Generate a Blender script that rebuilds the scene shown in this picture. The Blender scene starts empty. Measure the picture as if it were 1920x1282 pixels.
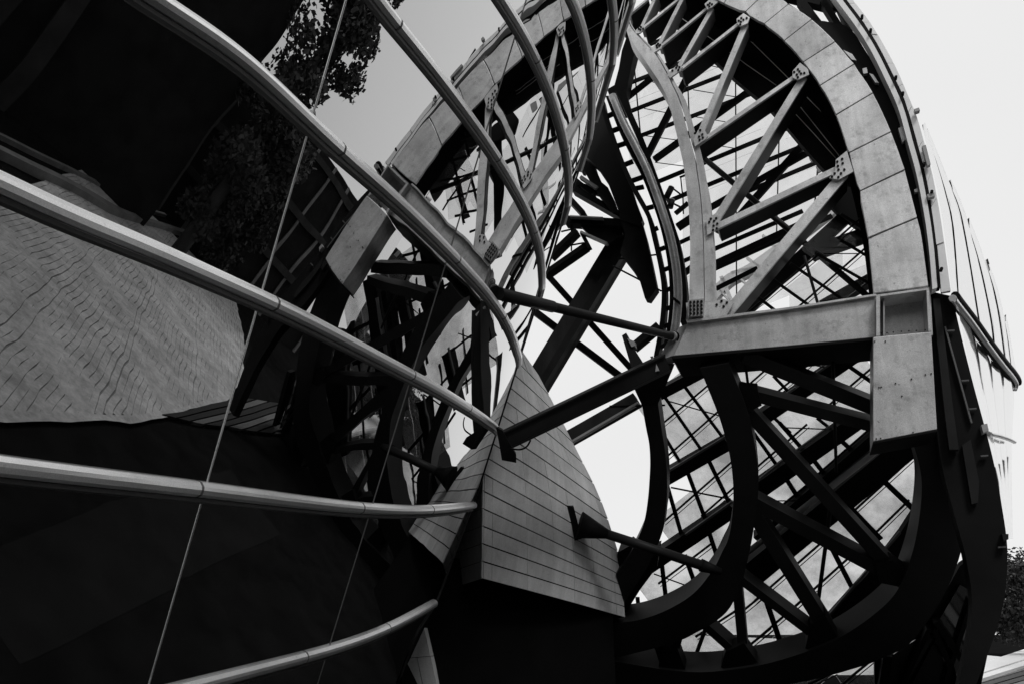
import bpy, bmesh, math, random
import numpy as np
from mathutils import Vector
random.seed(7); np.random.seed(7)
sc = bpy.context.scene
col = sc.collection
R = math.radians

# ------------------------------------------------------------------ camera
PITCH = R(20.0); F = 1920 * 28.0 / 36.0
CAM = Vector((0, 0, 1.6))
UP = Vector((0, -math.sin(PITCH), math.cos(PITCH)))
FW = Vector((0, math.cos(PITCH), math.sin(PITCH)))
RT = Vector((1, 0, 0))
cd = bpy.data.cameras.new('camera'); cam = bpy.data.objects.new('camera', cd); col.objects.link(cam)
cd.lens = 28.0; cd.sensor_width = 36.0; cd.clip_end = 2000
cam.location = CAM; cam.rotation_euler = (R(90) + PITCH, 0, 0)
sc.camera = cam

# ------------------------------------------------------------------ sky, sun, exposure
SUN_EL, SUN_AZ = R(50), R(162)          # azimuth clockwise from +Y: behind the viewer, a little right
w = bpy.data.worlds.new('World'); sc.world = w; w.use_nodes = True
nt = w.node_tree; nt.nodes.clear()
sky = nt.nodes.new('ShaderNodeTexSky'); sky.sky_type = 'NISHITA'; sky.sun_disc = False
sky.sun_elevation = SUN_EL; sky.sun_rotation = SUN_AZ
bw = nt.nodes.new('ShaderNodeRGBToBW')
mx = nt.nodes.new('ShaderNodeMixRGB'); mx.inputs[0].default_value = 0.93
mx.inputs[2].default_value = (9.0, 9.0, 9.0, 1)      # even overcast cloud layer
bg = nt.nodes.new('ShaderNodeBackground'); bg.inputs[1].default_value = 0.1
wo = nt.nodes.new('ShaderNodeOutputWorld')
nt.links.new(sky.outputs[0], bw.inputs[0]); nt.links.new(bw.outputs[0], mx.inputs[1])
tcn = nt.nodes.new('ShaderNodeTexCoord'); cn = nt.nodes.new('ShaderNodeTexNoise'); cn.inputs['Scale'].default_value = 2.2; cn.inputs['Detail'].default_value = 5
crp = nt.nodes.new('ShaderNodeMapRange'); crp.inputs['To Min'].default_value = .93; crp.inputs['To Max'].default_value = 1.05
cm = nt.nodes.new('ShaderNodeMixRGB'); cm.blend_type = 'MULTIPLY'; cm.inputs[0].default_value = 1
nt.links.new(tcn.outputs['Generated'], cn.inputs['Vector']); nt.links.new(cn.outputs[0], crp.inputs[0])
nt.links.new(mx.outputs[0], cm.inputs[1]); nt.links.new(crp.outputs[0], cm.inputs[2]); nt.links.new(cm.outputs[0], bg.inputs[0]); nt.links.new(bg.outputs[0], wo.inputs[0])
sl = bpy.data.lights.new('sun', 'SUN'); sl.energy = 1.5; sl.angle = R(15); sl.color = (1, 1, 1)
so = bpy.data.objects.new('sun', sl); col.objects.link(so)
sd = Vector((math.sin(SUN_AZ) * math.cos(SUN_EL), math.cos(SUN_AZ) * math.cos(SUN_EL), math.sin(SUN_EL)))
so.rotation_euler = (-sd).to_track_quat('-Z', 'Y').to_euler(); so.location = (0, 0, 60)
sc.view_settings.view_transform = 'Standard'; sc.view_settings.look = 'None'
sc.view_settings.exposure = 0.0; sc.view_settings.gamma = 1.0; sc.view_settings.use_curve_mapping = False

sc.cycles.max_bounces = 7; sc.cycles.diffuse_bounces = 2; sc.cycles.glossy_bounces = 4; sc.cycles.transparent_max_bounces = 12

# ------------------------------------------------------------------ materials (all neutral greys: a monochrome place)
def _new(name):
    m = bpy.data.materials.new(name); m.use_nodes = True
    t = m.node_tree; t.nodes.clear()
    o = t.nodes.new('ShaderNodeOutputMaterial')
    return m, t, o
def _pos(t, scale=(1, 1, 1)):
    g = t.nodes.new('ShaderNodeNewGeometry'); mp = t.nodes.new('ShaderNodeMapping')
    mp.inputs['Scale'].default_value = scale
    t.links.new(g.outputs['Position'], mp.inputs['Vector']); return mp.outputs[0]
def _noise(t, vec, s, d=4, r=0.6):
    n = t.nodes.new('ShaderNodeTexNoise'); n.inputs['Scale'].default_value = s
    n.inputs['Detail'].default_value = d; n.inputs['Roughness'].default_value = r
    t.links.new(vec, n.inputs['Vector']); return n.outputs[0]
def _ramp(t, f, a, b, p0=0.3, p1=0.7):
    r = t.nodes.new('ShaderNodeValToRGB'); t.links.new(f, r.inputs[0])
    r.color_ramp.elements[0].position = p0; r.color_ramp.elements[1].position = p1
    r.color_ramp.elements[0].color = (a, a, a, 1); r.color_ramp.elements[1].color = (b, b, b, 1)
    return r.outputs[0]
def _mul(t, a, b):
    m = t.nodes.new('ShaderNodeMixRGB'); m.blend_type = 'MULTIPLY'; m.inputs[0].default_value = 1
    t.links.new(a, m.inputs[1]); t.links.new(b, m.inputs[2]); return m.outputs[0]
def metal(name, base, rough=0.5, var=0.18, grain=0.12, metallic=0.0, streak=0.0, spec=0.4, gscale=60, stain=0.0, tone=0.0):
    m, t, o = _new(name)
    b = t.nodes.new('ShaderNodeBsdfPrincipled')
    v = _pos(t)
    c = _ramp(t, _noise(t, v, 0.9, 5), base * (1 - var), base * (1 + var))
    c = _mul(t, c, _ramp(t, _noise(t, v, gscale, 2, .7), 1 - grain, 1 + grain))
    if streak:
        vs = _pos(t, (3.0, 3.0, 0.22))
        c = _mul(t, c, _ramp(t, _noise(t, vs, 1.5, 5), 1 - streak, 1.0))
    if stain:
        c = _mul(t, c, _ramp(t, _noise(t, v, 2.6, 6, .7), 1 - stain, 1.0, .36, .47))
        c = _mul(t, c, _ramp(t, _noise(t, v, 9.0, 2, .5), 1 - 1.6 * stain, 1.0, .25, .29))
    if tone:
        oi = t.nodes.new('ShaderNodeObjectInfo'); c = _mul(t, c, _ramp(t, oi.outputs['Random'], 1 - tone, 1 + tone * .6, 0, 1))
    t.links.new(c, b.inputs['Base Color'])
    b.inputs['Roughness'].default_value = rough; b.inputs['Metallic'].default_value = metallic
    b.inputs['Specular IOR Level'].default_value = spec
    bp = t.nodes.new('ShaderNodeBump'); bp.inputs['Strength'].default_value = 0.06
    t.links.new(_noise(t, v, 35, 3), bp.inputs['Height']); t.links.new(bp.outputs[0], b.inputs['Normal'])
    t.links.new(b.outputs[0], o.inputs[0]); return m
def mirror_glass(name, tint, dark, refl_min, refl_max, rough=0.0, wob=0.02, wscale=0.35, fine=0.0):
    """tinted coated facade glass: dark body, mirror coat growing towards grazing angles"""
    m, t, o = _new(name)
    d = t.nodes.new('ShaderNodeBsdfDiffuse'); d.inputs[0].default_value = (dark, dark, dark, 1)
    g = t.nodes.new('ShaderNodeBsdfGlossy'); g.inputs[0].default_value = (tint, tint, tint, 1); g.inputs[1].default_value = rough
    lw = t.nodes.new('ShaderNodeLayerWeight'); lw.inputs[0].default_value = 0.5
    pw = t.nodes.new('ShaderNodeMath'); pw.operation = 'POWER'; pw.inputs[1].default_value = 1.22
    t.links.new(lw.outputs['Facing'], pw.inputs[0])
    mr = t.nodes.new('ShaderNodeMapRange'); t.links.new(pw.outputs[0], mr.inputs[0])
    mr.inputs['To Min'].default_value = refl_min; mr.inputs['To Max'].default_value = refl_max
    bp = t.nodes.new('ShaderNodeBump'); bp.inputs['Strength'].default_value = 1.0; bp.inputs['Distance'].default_value = wob
    t.links.new(_noise(t, _pos(t), wscale, 1, .4), bp.inputs['Height'])
    t.links.new(bp.outputs[0], g.inputs['Normal'])
    x = t.nodes.new('ShaderNodeMixShader'); t.links.new(mr.outputs[0], x.inputs[0])
    t.links.new(d.outputs[0], x.inputs[1]); t.links.new(g.outputs[0], x.inputs[2])
    t.links.new(x.outputs[0], o.inputs[0]); return m
def clear_glass(name, trans, frit, f0=0.15, f1=0.45):
    """thin fritted glass: mostly see-through, milky printed dots, weak reflection"""
    m, t, o = _new(name)
    tr = t.nodes.new('ShaderNodeBsdfTransparent'); tr.inputs[0].default_value = (trans, trans, trans, 1)
    tl = t.nodes.new('ShaderNodeBsdfDiffuse'); tl.inputs[0].default_value = (frit, frit, frit, 1)
    v = _pos(t)
    fac = _ramp(t, _noise(t, v, 0.7, 6, .65), f0, f1, .35, .7)
    x = t.nodes.new('ShaderNodeMixShader'); t.links.new(fac, x.inputs[0])
    t.links.new(tr.outputs[0], x.inputs[1]); t.links.new(tl.outputs[0], x.inputs[2])
    g = t.nodes.new('ShaderNodeBsdfGlossy'); g.inputs[0].default_value = (.9, .9, .9, 1); g.inputs[1].default_value = 0.02
    fr = t.nodes.new('ShaderNodeFresnel'); fr.inputs[0].default_value = 1.35
    x2 = t.nodes.new('ShaderNodeMixShader'); t.links.new(fr.outputs[0], x2.inputs[0])
    t.links.new(x.outputs[0], x2.inputs[1]); t.links.new(g.outputs[0], x2.inputs[2])
    t.links.new(x2.outputs[0], o.inputs[0]); return m

M = {}
M['steel'] = metal('light_painted_steel', 0.62, 0.38, 0.24, 0.26, 0.25, 0.25, stain=.28, tone=.12)
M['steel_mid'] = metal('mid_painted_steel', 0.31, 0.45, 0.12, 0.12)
M['dark'] = metal('dark_shaded_steel', 0.008, 0.6, 0.25, 0.15, spec=0.06)  # dark steel; its colour also holds the shade of soffits and undersides
M['dark2'] = metal('charcoal_shaded_steel', 0.016, 0.5, 0.2, 0.15, spec=0.10)  # charcoal steel, with shade of lower ring and bar sides in its colour
M['timber'] = metal('dark_stained_timber', 0.03, 0.7, 0.25, 0.2, 0, 0.3, spec=0.05)
M['alu'] = metal('brushed_aluminium', 0.88, 0.28, 0.07, 0.12, 0.8, spec=0.5, gscale=90, stain=.08)
M['gasket'] = metal('grey_gasket', 0.11, 0.5, 0.1, 0.1, spec=0.2)
M['bolt'] = metal('dark_bolt', 0.012, 0.6, spec=0.05)
M['stone'] = metal('fibre_concrete', 0.62, 0.75, 0.10, 0.12, 0, 0.20, spec=0.2, gscale=45, stain=.10, tone=.10)
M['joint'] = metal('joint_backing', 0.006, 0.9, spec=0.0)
M['white'] = metal('white_coated_metal', 0.78, 0.35, 0.05, 0.05)
M['glass'] = mirror_glass('tinted_mirror_glass', 1.0, 0.003, 0.22, 1.0, 0.0, 0.0045, 0.9)
M['sailglass'] = mirror_glass('white_mirror_glass', 0.97, 0.6, 0.75, 0.97, 0.05, 0.02, 0.5)
M['pane'] = clear_glass('clear_fritted_glass', 0.95, 0.5, 0.01, 0.10)
M['frit'] = clear_glass('fritted_glass', 0.90, 0.55, 0.04, 0.42)
M['ground'] = metal('dark_paving', 0.010, 0.9, 0.3, 0.2, spec=0.0)

# ------------------------------------------------------------------ helpers
class Thing:
    def __init__(s, name, label, cat, loc, group=None):
        s.o = bpy.data.objects.new(name, None); col.objects.link(s.o)
        s.loc = Vector(loc); s.o.location = s.loc; s.o.empty_display_size = 0.3
        s.o['label'] = label; s.o['category'] = cat
        if group: s.o['group'] = group
def mesh(name, verts, faces, mat, thing=None, parent=None, smooth=False, bevel=0, label=None):
    me = bpy.data.meshes.new(name)
    off = thing.loc if thing else Vector((0, 0, 0))
    me.from_pydata([tuple(Vector(v) - off) for v in verts], [], faces)
    bm = bmesh.new(); bm.from_mesh(me); bmesh.ops.recalc_face_normals(bm, faces=bm.faces); bm.to_mesh(me); bm.free()
    me.materials.append(M[mat] if isinstance(mat, str) else mat)
    if smooth:
        for p in me.polygons: p.use_smooth = True
    o = bpy.data.objects.new(name, me); col.objects.link(o)
    if parent is not None: o.parent = parent
    elif thing: o.parent = thing.o
    if bevel:
        b = o.modifiers.new('bevel', 'BEVEL'); b.width = bevel; b.segments = 2; b.limit_method = 'ANGLE'
    if label: o['label'] = label
    return o
def tag(o, label, cat, group=None):
    o['label'] = label; o['category'] = cat
    if group: o['group'] = group
def ray(px, py):
    return RT * ((px - 960) / F) + UP * ((641 - py) / F) + FW
def at(px, py, z):                        # point at a given distance along the view axis
    return CAM + ray(px, py) * z
class Plane:
    def __init__(s, p, n): s.p = Vector(p); s.n = Vector(n).normalized()
    def __call__(s, px, py):
        d = ray(px, py); k = (s.p - CAM).dot(s.n) / d.dot(s.n); return CAM + d * k
    def back(s, d): return Plane(s.p + s.n * d, s.n)
    def depth(s, px, py):
        d = ray(px, py); return (s.p - CAM).dot(s.n) / d.dot(s.n)
def prism(name, pts, vec, mat, thing=None, **k):
    n = len(pts); v = [Vector(p) for p in pts]; v += [p + vec for p in v]
    f = [tuple(range(n)), tuple(range(2 * n - 1, n - 1, -1))]
    f += [(i, (i + 1) % n, n + (i + 1) % n, n + i) for i in range(n)]
    return mesh(name, v, f, mat, thing, **k)
def plate(name, px, pl, depth, mat, thing=None, **k):
    return prism(name, [pl(*p) for p in px], pl.n * depth, mat, thing, **k)
def beam(name, a, b, wpx, pl, depth, mat, thing=None, pl2=None, wpx2=None, **k):
    """box bar between two image points on plane pl (pl2 for the far end)"""
    pl2 = pl2 or pl; wpx2 = wpx2 or wpx
    A = pl(*a); B = pl2(*b); d = (B - A).normalized()
    s = d.cross(pl.n).normalized()
    wa = wpx * pl.depth(*a) / F / 2; wb = wpx2 * pl2.depth(*b) / F / 2
    return prism(name, [A + s * wa, B + s * wb, B - s * wb, A - s * wa], (d.cross(s)).normalized() * (depth if d.cross(s).dot(pl.n) > 0 else -depth), mat, thing, **k)
def tube(name, A, B, ra, rb, mat, thing=None, n=16, **k):
    d = (B - A).normalized(); h = Vector((0, 0, 1)) if abs(d.z) < .9 else Vector((1, 0, 0))
    s = d.cross(h).normalized(); u = s.cross(d)
    v = []
    for c, r in ((A, ra), (B, rb)):
        v += [c + (s * math.cos(2 * math.pi * i / n) + u * math.sin(2 * math.pi * i / n)) * r for i in range(n)]
    f = [(i, (i + 1) % n, n + (i + 1) % n, n + i) for i in range(n)] + [tuple(range(n - 1, -1, -1)), tuple(range(n, 2 * n))]
    o = mesh(name, v, f, mat, thing, **k)
    for p in o.data.polygons: p.use_smooth = len(p.vertices) == 4
    return o
def bolts(name, centres, nrm, r, h, thing, parent, mat='bolt', n=6):
    v = []; f = []
    nrm = nrm.normalized(); s = nrm.cross(Vector((0, 0, 1))).normalized(); u = s.cross(nrm)
    for c in centres:
        b = len(v)
        for hh in (0, h):
            v += [c + nrm * hh + (s * math.cos(2 * math.pi * i / n) + u * math.sin(2 * math.pi * i / n)) * r for i in range(n)]
        f += [(b + i, b + (i + 1) % n, b + n + (i + 1) % n, b + n + i) for i in range(n)] + [tuple(range(b + n, b + 2 * n))]
    return mesh(name, v, f, mat, thing, parent=parent)
def spline(pts, m=8):
    """Catmull-Rom resample of a list of tuples"""
    P = [np.array(p, float) for p in pts]; P = [2 * P[0] - P[1]] + P + [2 * P[-1] - P[-2]]
    out = []
    for i in range(1, len(P) - 2):
        for j in range(m):
            t = j / m
            out.append(.5 * ((2 * P[i]) + (P[i + 1] - P[i - 1]) * t + (2 * P[i - 1] - 5 * P[i] + 4 * P[i + 1] - P[i + 2]) * t * t + (3 * P[i] - P[i - 1] - 3 * P[i + 1] + P[i + 2]) * t ** 3))
    out.append(P[-2]); return out
def strip(name, inner, outer, pl, depth, mat, thing=None, m=6, smooth=False, **k):
    """curved band on plane pl between two image polylines, thickened backwards"""
    a = spline(inner, m); b = spline(outer, m)
    n = len(a); v = [pl(*p) for p in a] + [pl(*p) for p in b]; off = pl.n * depth
    v += [p + off for p in v]
    f = []
    for i in range(n - 1):
        f += [(i, i + 1, n + i + 1, n + i), (2 * n + i, 3 * n + i, 3 * n + i + 1, 2 * n + i + 1),
              (i, 2 * n + i, 2 * n + i + 1, i + 1), (n + i, n + i + 1, 3 * n + i + 1, 3 * n + i)]
    f += [(0, n, 3 * n, 2 * n), (n - 1, 3 * n - 1, 4 * n - 1, 2 * n - 1)]
    return mesh(name, v, f, mat, thing, **k)
def curve_tube(name, pts, r, mat, thing=None, n=10, **k):
    v = []; f = []
    for i, p in enumerate(pts):
        d = (pts[min(i + 1, len(pts) - 1)] - pts[max(i - 1, 0)]).normalized()
        s = d.cross(FW).normalized(); u = s.cross(d)
        rr = r[i] if isinstance(r, (list, tuple)) else r
        v += [p + (s * math.cos(2 * math.pi * j / n) + u * math.sin(2 * math.pi * j / n)) * rr for j in range(n)]
    for i in range(len(pts) - 1):
        f += [(i * n + j, i * n + (j + 1) % n, (i + 1) * n + (j + 1) % n, (i + 1) * n + j) for j in range(n)]
    f += [tuple(range(n)), tuple(range((len(pts) - 1) * n, len(pts) * n))]
    o = mesh(name, v, f, mat, thing, **k)
    for p in o.data.polygons: p.use_smooth = len(p.vertices) == 4
    return o
def base_of(p, z=0.0): return Vector((p.x, p.y, z))

# ------------------------------------------------------------------ ground
g = mesh('ground', [(-400, -400, 0), (400, -400, 0), (400, 600, 0), (-400, 600, 0)], [(0, 1, 2, 3)], 'ground')
g['kind'] = 'structure'

# ================================================================== LEFT GLASS SAIL
# section curve in view coordinates (X right, Z along the view axis), leaning rulings X += k*Y
S_K = [-9, 0, 4.0, 8.0, 11.5, 13.8, 15.0, 16.0]; S_A = [32, 25.5, 20.5, 18.2, 14.9, 5.4, -8, -30]
ds = 0.02
ss = np.arange(-9, 14.6, ds); ang = np.radians(np.interp(ss, S_K, S_A))
Xs = np.cumsum(np.sin(ang) * ds); Zs = np.cumsum(np.cos(ang) * ds)
i0 = np.argmin(abs(ss)); Xs += -4.0 - Xs[i0]; Zs += 6.0 - Zs[i0]
ok = Zs > 0.6; ss, Xs, Zs = ss[ok], Xs[ok], Zs[ok]
U0 = 960 + F * Xs / Zs
Ks = np.interp(U0, [-200, 458, 985], [0.283, 0.288, 0.315])
ISIL = int(np.argmax(U0))
print('sail silhouette', U0[ISIL], Zs[ISIL], ss[ISIL])
def sail_t(px, py):
    u = U0[:ISIL + 1] + Ks[:ISIL + 1] * (641 - py)
    return float(np.interp(px, u, ss[:ISIL + 1]))
def sail_pt(t, Y):
    X = np.interp(t, ss, Xs); Z = np.interp(t, ss, Zs); k = np.interp(t, ss, Ks)
    return CAM + RT * float(X + k * Y) + UP * float(Y) + FW * float(Z)
def sail_n(t, Y):
    a = sail_pt(t - .1, Y); b = sail_pt(t + .1, Y); c = sail_pt(t, Y - .1); d = sail_pt(t, Y + .1)
    n = (d - c).cross(b - a).normalized()
    return n
if True:
    _n = sail_n(0, 0)
    SGN = 1 if _n.dot(sail_pt(0, 0) - CAM) < 0 else -1
def sail_y(t, py): return (641 - py) / F * float(np.interp(t, ss, Zs))
RIBS = {
 'd': [(-300, 1425), (0, 1365), (200, 1325), (386, 1278), (503, 1248), (637, 1213), (702, 1191), (749, 1171), (788, 1149), (813, 1130)],
 'c': [(-300, 832), (0, 872), (201, 896), (383, 917), (637, 949), (741, 956), (825, 961), (868, 956), (887, 946)],
 'b': [(-200, 258), (0, 342), (101, 393), (201, 433), (302, 474), (403, 521), (503, 564), (637, 631), (707, 672), (774, 702), (841, 739), (895, 769), (925, 789), (937, 806)],
 'a': [(100, -135), (280, -5), (446, 102), (621, 270), (724, 356), (801, 430), (875, 507), (932, 564), (965, 604), (978, 631), (980, 655), (975, 680)],
 'e': [(560, -200), (704, 0), (757, 64), (814, 134), (875, 215), (925, 285), (969, 359), (999, 415), (1016, 462), (1023, 495), (1020, 533), (1014, 558)],
 'f': [(830, -170), (939, 0), (972, 50), (1006, 117), (1036, 188), (1056, 258), (1066, 319), (1068, 362), (1060, 419)],
 'g': [(990, -160), (1073, 0), (1093, 60), (1106, 124), (1110, 185), (1106, 248), (1092, 322)],
 'h': [(1090, -150), (1140, -40), (1147, 0), (1152, 50), (1148, 111), (1140, 168), (1124, 228)],
 'i': [(1150, -160), (1180, -60), (1185, 0), (1180, 50), (1167, 104)],
}
def smooth_line(pts, n=90, it=60):
    P = np.array(spline(pts, 10)); L = np.concatenate([[0], np.cumsum(np.hypot(*np.diff(P, axis=0).T))])
    u = np.linspace(0, L[-1], n); Q = np.stack([np.interp(u, L, P[:, 0]), np.interp(u, L, P[:, 1])], 1)
    for _ in range(it): Q[1:-1] += .5 * (.5 * (Q[:-2] + Q[2:]) - Q[1:-1])
    return [tuple(p) for p in Q]
ORDER = ['d', 'c', 'b', 'a', 'e', 'f', 'g', 'h', 'i']
RIB_TY = {}
for k_, pts in RIBS.items():
    q = []
    for (px, py) in smooth_line(pts):
        t = sail_t(px, py); q.append((t, sail_y(t, py)))
    r = [q[0]]
    for t, y in q[1:]:
        if t > r[-1][0] + 0.004: r.append((t, y))
        else: r[-1] = (max(r[-1][0], t), y)
    RIB_TY[k_] = (np.array([p[0] for p in r]), np.array([p[1] for p in r]))
def rib_y(k_, t):
    T, Y = RIB_TY[k_]
    if t < T[0]:
        s = (Y[4] - Y[0]) / (T[4] - T[0]); y = Y[0] + s * (t - T[0])
    else: y = float(np.interp(t, T, Y))
    return y
sail = Thing('glass_sail', 'huge dark curved glass sail with pale horizontal ribs leaning over the left', 'glass facade', (-4, 9, 0))
def tend(py):                                     # right-hand edge of the glazing
    return sail_t(float(np.interp(py, [-200, 0, 600, 950, 1130, 1190, 1290, 1500], [1300, 1300, 1300, 885, 818, 779, 742, 660])), py) if py > 760 else float(ss[ISIL]) - 0.05
TJ = [-7.5, sail_t(490, 550), sail_t(828, 520)]
def pane(k0, k1, ta, tb, last):
    nu = 26; nv = 8; v = []; f = []
    for i in range(nu + 1):
        for j in range(nv + 1):
            t = ta + (tb - ta) * i / nu
            for _ in range(3):
                z = float(np.interp(t, ss, Zs))
                lo = rib_y(k0, t) if k0 else -z * 1.2; hi = rib_y(k1, t) if k1 else z * 0.75
                hi = min(hi, z * 0.78); lo = min(max(lo, -z * 1.2), hi)
                y = lo + (hi - lo) * j / nv
                if last:
                    te = tend(641 - F * y / z); t = ta + (te - ta) * i / nu
            v.append(sail_pt(t, y))
    for i in range(nu):
        for j in range(nv):
            a = i * (nv + 1) + j
            f.append((a, a + 1, a + nv + 2, a + nv + 1))
    o = mesh('glass_pane', v, f, 'glass', sail, smooth=True)
    me = o.data
    # keep normals towards the viewer's side
    if me.polygons[0].normal.dot(Vector(v[0]) - CAM) > 0:
        bm = bmesh.new(); bm.from_mesh(me); bmesh.ops.reverse_faces(bm, faces=bm.faces); bm.to_mesh(me); bm.free()
    return o
ks = [None] + ORDER + [None]
for a_, b_ in zip(ks[:-1], ks[1:]):
    for q in range(3):
        last = q == 2
        if q == 0 and a_ in ('f', 'g', 'h', 'i'): continue
        pane(a_, b_, TJ[q] + .012, (TJ[q + 1] - .012) if not last else float(ss[ISIL]) - .05, last)
# ribs: chamfered aluminium caps
PROF = [(-.02, .085), (.035, .085), (.085, .05), (.10, .015), (.10, -.035), (.06, -.075), (-.02, -.085)]
TRIM = [(-.02, -.087), (.045, -.087), (.05, -.125), (.02, -.15), (-.02, -.15)]
def sweep(name, ts, ys, prof, mat, thing, parent=None, scale=1.0):
    v = []; f = []; n = len(prof)
    P = [sail_pt(t, y) for t, y in zip(ts, ys)]
    for i, (t, y) in enumerate(zip(ts, ys)):
        d = (P[min(i + 1, len(P) - 1)] - P[max(i - 1, 0)]).normalized()
        nn = sail_n(t, y) * SGN
        nn = (nn - d * nn.dot(d)).normalized(); b = nn.cross(d).normalized()
        if b.dot(UP) < 0 and b.dot(RT) < 0.3: b = -b
        v += [P[i] + nn * a * scale + b * c * scale for a, c in prof]
    for i in range(len(P) - 1):
        f += [(i * n + j, i * n + (j + 1) % n, (i + 1) * n + (j + 1) % n, (i + 1) * n + j) for j in range(n)]
    f += [tuple(range(n)), tuple(range((len(P) - 1) * n, len(P) * n))]
    return mesh(name, v, f, mat, thing, parent=parent)
for k_ in ORDER:
    T, Y = RIB_TY[k_]
    t0 = -7.0 if k_ in 'dcba' else T[0]
    ts = list(np.linspace(t0, T[0], 12)[:-1]) if t0 < T[0] - .2 else []
    ts = ts + list(T); ys = [rib_y(k_, t) for t in ts]
    keep = [i for i, (t, y) in enumerate(zip(ts, ys)) if abs(y) < 1.0 * float(np.interp(t, ss, Zs))]
    ts = [ts[i] for i in keep]; ys = [ys[i] for i in keep]
    ro = sweep('rib', ts, ys, PROF, 'alu', sail)
    sweep('trim', ts, ys, TRIM, 'gasket', sail, parent=ro)
    for tj in (-1.2, 3.3, 7.2, 10.4):
        if T[0] < tj < T[-1] - .3 or (t0 < tj < T[0]):
            tj += .37 * ORDER.index(k_) - 1.0
            sweep('splice', [tj, tj + .035], [rib_y(k_, tj), rib_y(k_, tj + .035)], [(a * 1.012 + .001, c * 1.02) for a, c in PROF], 'gasket', sail, parent=ro)
for q in (1, 2):
    yy = np.linspace(-11 if q == 1 else -13, 9, 40)
    pts = [sail_pt(TJ[q], y) + sail_n(TJ[q], y) * SGN * .004 for y in yy]
    curve_tube('joint_strip', pts, .010 if q == 1 else .008, 'alu' if q == 1 else 'gasket', sail, n=6)
# edge strip at the right-hand end of the glazing
ept = []
for py in range(-60, 1300, 20):
    te = tend(py); ept.append(sail_pt(te, sail_y(te, py)))
curve_tube('edge_strip', ept, .03, 'dark2', sail, n=8)

# ================================================================== RIGHT: planes of the steel frame
NB = Vector((.339, .941, 0)).normalized()
R0 = Plane((0, 21.5, 0), NB)
GU = R0.back(4.2)                                   # upper glazing
RB = R0.back(3.2)                                   # upper braces
TH = R(32)
NL = Vector((NB.x * math.cos(TH), NB.y * math.cos(TH), math.sin(TH)))
L0 = Plane(R0(1450, 660), NL)                       # lower frame leans back below the beam
GL = L0.back(2.6)                                   # lower glazing

# ---- big clad arch
ain = [(1130, -95), (1190, -75), (1245, -50), (1300, -22), (1357, 7), (1396, 25), (1431, 46), (1468, 74), (1505, 116), (1538, 161), (1567, 216), (1589, 282), (1609, 357), (1626, 446), (1637, 552)]
aout = [(1200, -190), (1260, -160), (1325, -115), (1400, -55), (1437, -22), (1479, 7), (1522, 36), (1565, 77), (1601, 121), (1637, 174), (1671, 247), (1696, 317), (1720, 408), (1729, 448), (1741, 538)]
arch = Thing('steel_arch', 'broad pale steel arch of bolted rectangular plates curving over the truss', 'arch', base_of(R0(1690, 540)))
strip('arch_box', [(x + 1, y + 1) for x, y in ain], [(x - 1, y) for x, y in aout], R0.back(0.05), 1.2, 'joint', arch)
JI = [(1190, -75), (1245, -50), (1300, -22), (1357, 7), (1398, 22), (1433, 45), (1470, 77), (1506, 117), (1537, 161), (1567, 216), (1592, 287), (1612, 359), (1627, 447), (1637, 552)]
JO = [(1215, -178), (1275, -145), (1335, -105), (1395, -58), (1440, -18), (1478, 8), (1522, 36), (1566, 78), (1602, 120), (1637, 174), (1671, 247), (1697, 318), (1720, 408), (1741, 538)]
ic = spline(ain, 8); oc = spline(aout, 8)
def near(c, p): return int(np.argmin([(q[0] - p[0]) ** 2 + (q[1] - p[1]) ** 2 for q in c]))
for a in range(len(JI) - 1):
    i0_, i1_ = near(ic, JI[a]), near(ic, JI[a + 1]); o0_, o1_ = near(oc, JO[a]), near(oc, JO[a + 1])
    mi = [JI[a]] + [tuple(ic[i]) for i in range(i0_ + 1, i1_) if (i - i0_) % 2 == 0] + [JI[a + 1]]
    mo = [JO[a]] + [tuple(oc[i]) for i in range(o0_ + 1, o1_) if (i - o0_) % 2 == 0] + [JO[a + 1]]
    poly = mi + mo[::-1]
    cx = sum(p[0] for p in poly) / len(poly); cy = sum(p[1] for p in poly) / len(poly)
    poly = [(cx + (x - cx) * .985, cy + (y - cy) * .975) for x, y in poly]
    tl = Plane(R0(cx, cy), NB + Vector((random.uniform(-.03, .03), random.uniform(-.01, .01), random.uniform(-.035, .035))))
    plate('plate', poly, tl.back(-.01), .11, 'steel', arch, bevel=.012)
# dark ceiling plate behind the arch, with thin light rods
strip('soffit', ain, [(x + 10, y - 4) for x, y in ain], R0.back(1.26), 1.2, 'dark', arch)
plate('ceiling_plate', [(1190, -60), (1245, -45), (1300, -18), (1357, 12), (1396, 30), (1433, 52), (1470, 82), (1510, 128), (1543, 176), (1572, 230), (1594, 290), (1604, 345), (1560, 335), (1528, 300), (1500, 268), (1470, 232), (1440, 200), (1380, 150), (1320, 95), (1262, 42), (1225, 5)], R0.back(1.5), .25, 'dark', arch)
for pts in ([(1273, 31), (1310, 57), (1355, 88), (1400, 122), (1455, 160)], [(1355, 22), (1400, 70), (1475, 144), (1530, 200), (1580, 249)], [(1500, 200), (1535, 244), (1573, 292)], [(1484, 206), (1525, 250), (1567, 297)]):
    curve_tube('seam_rod', [R0.back(1.45)(*p) for p in pts], .013, 'white', arch, n=6)

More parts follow.
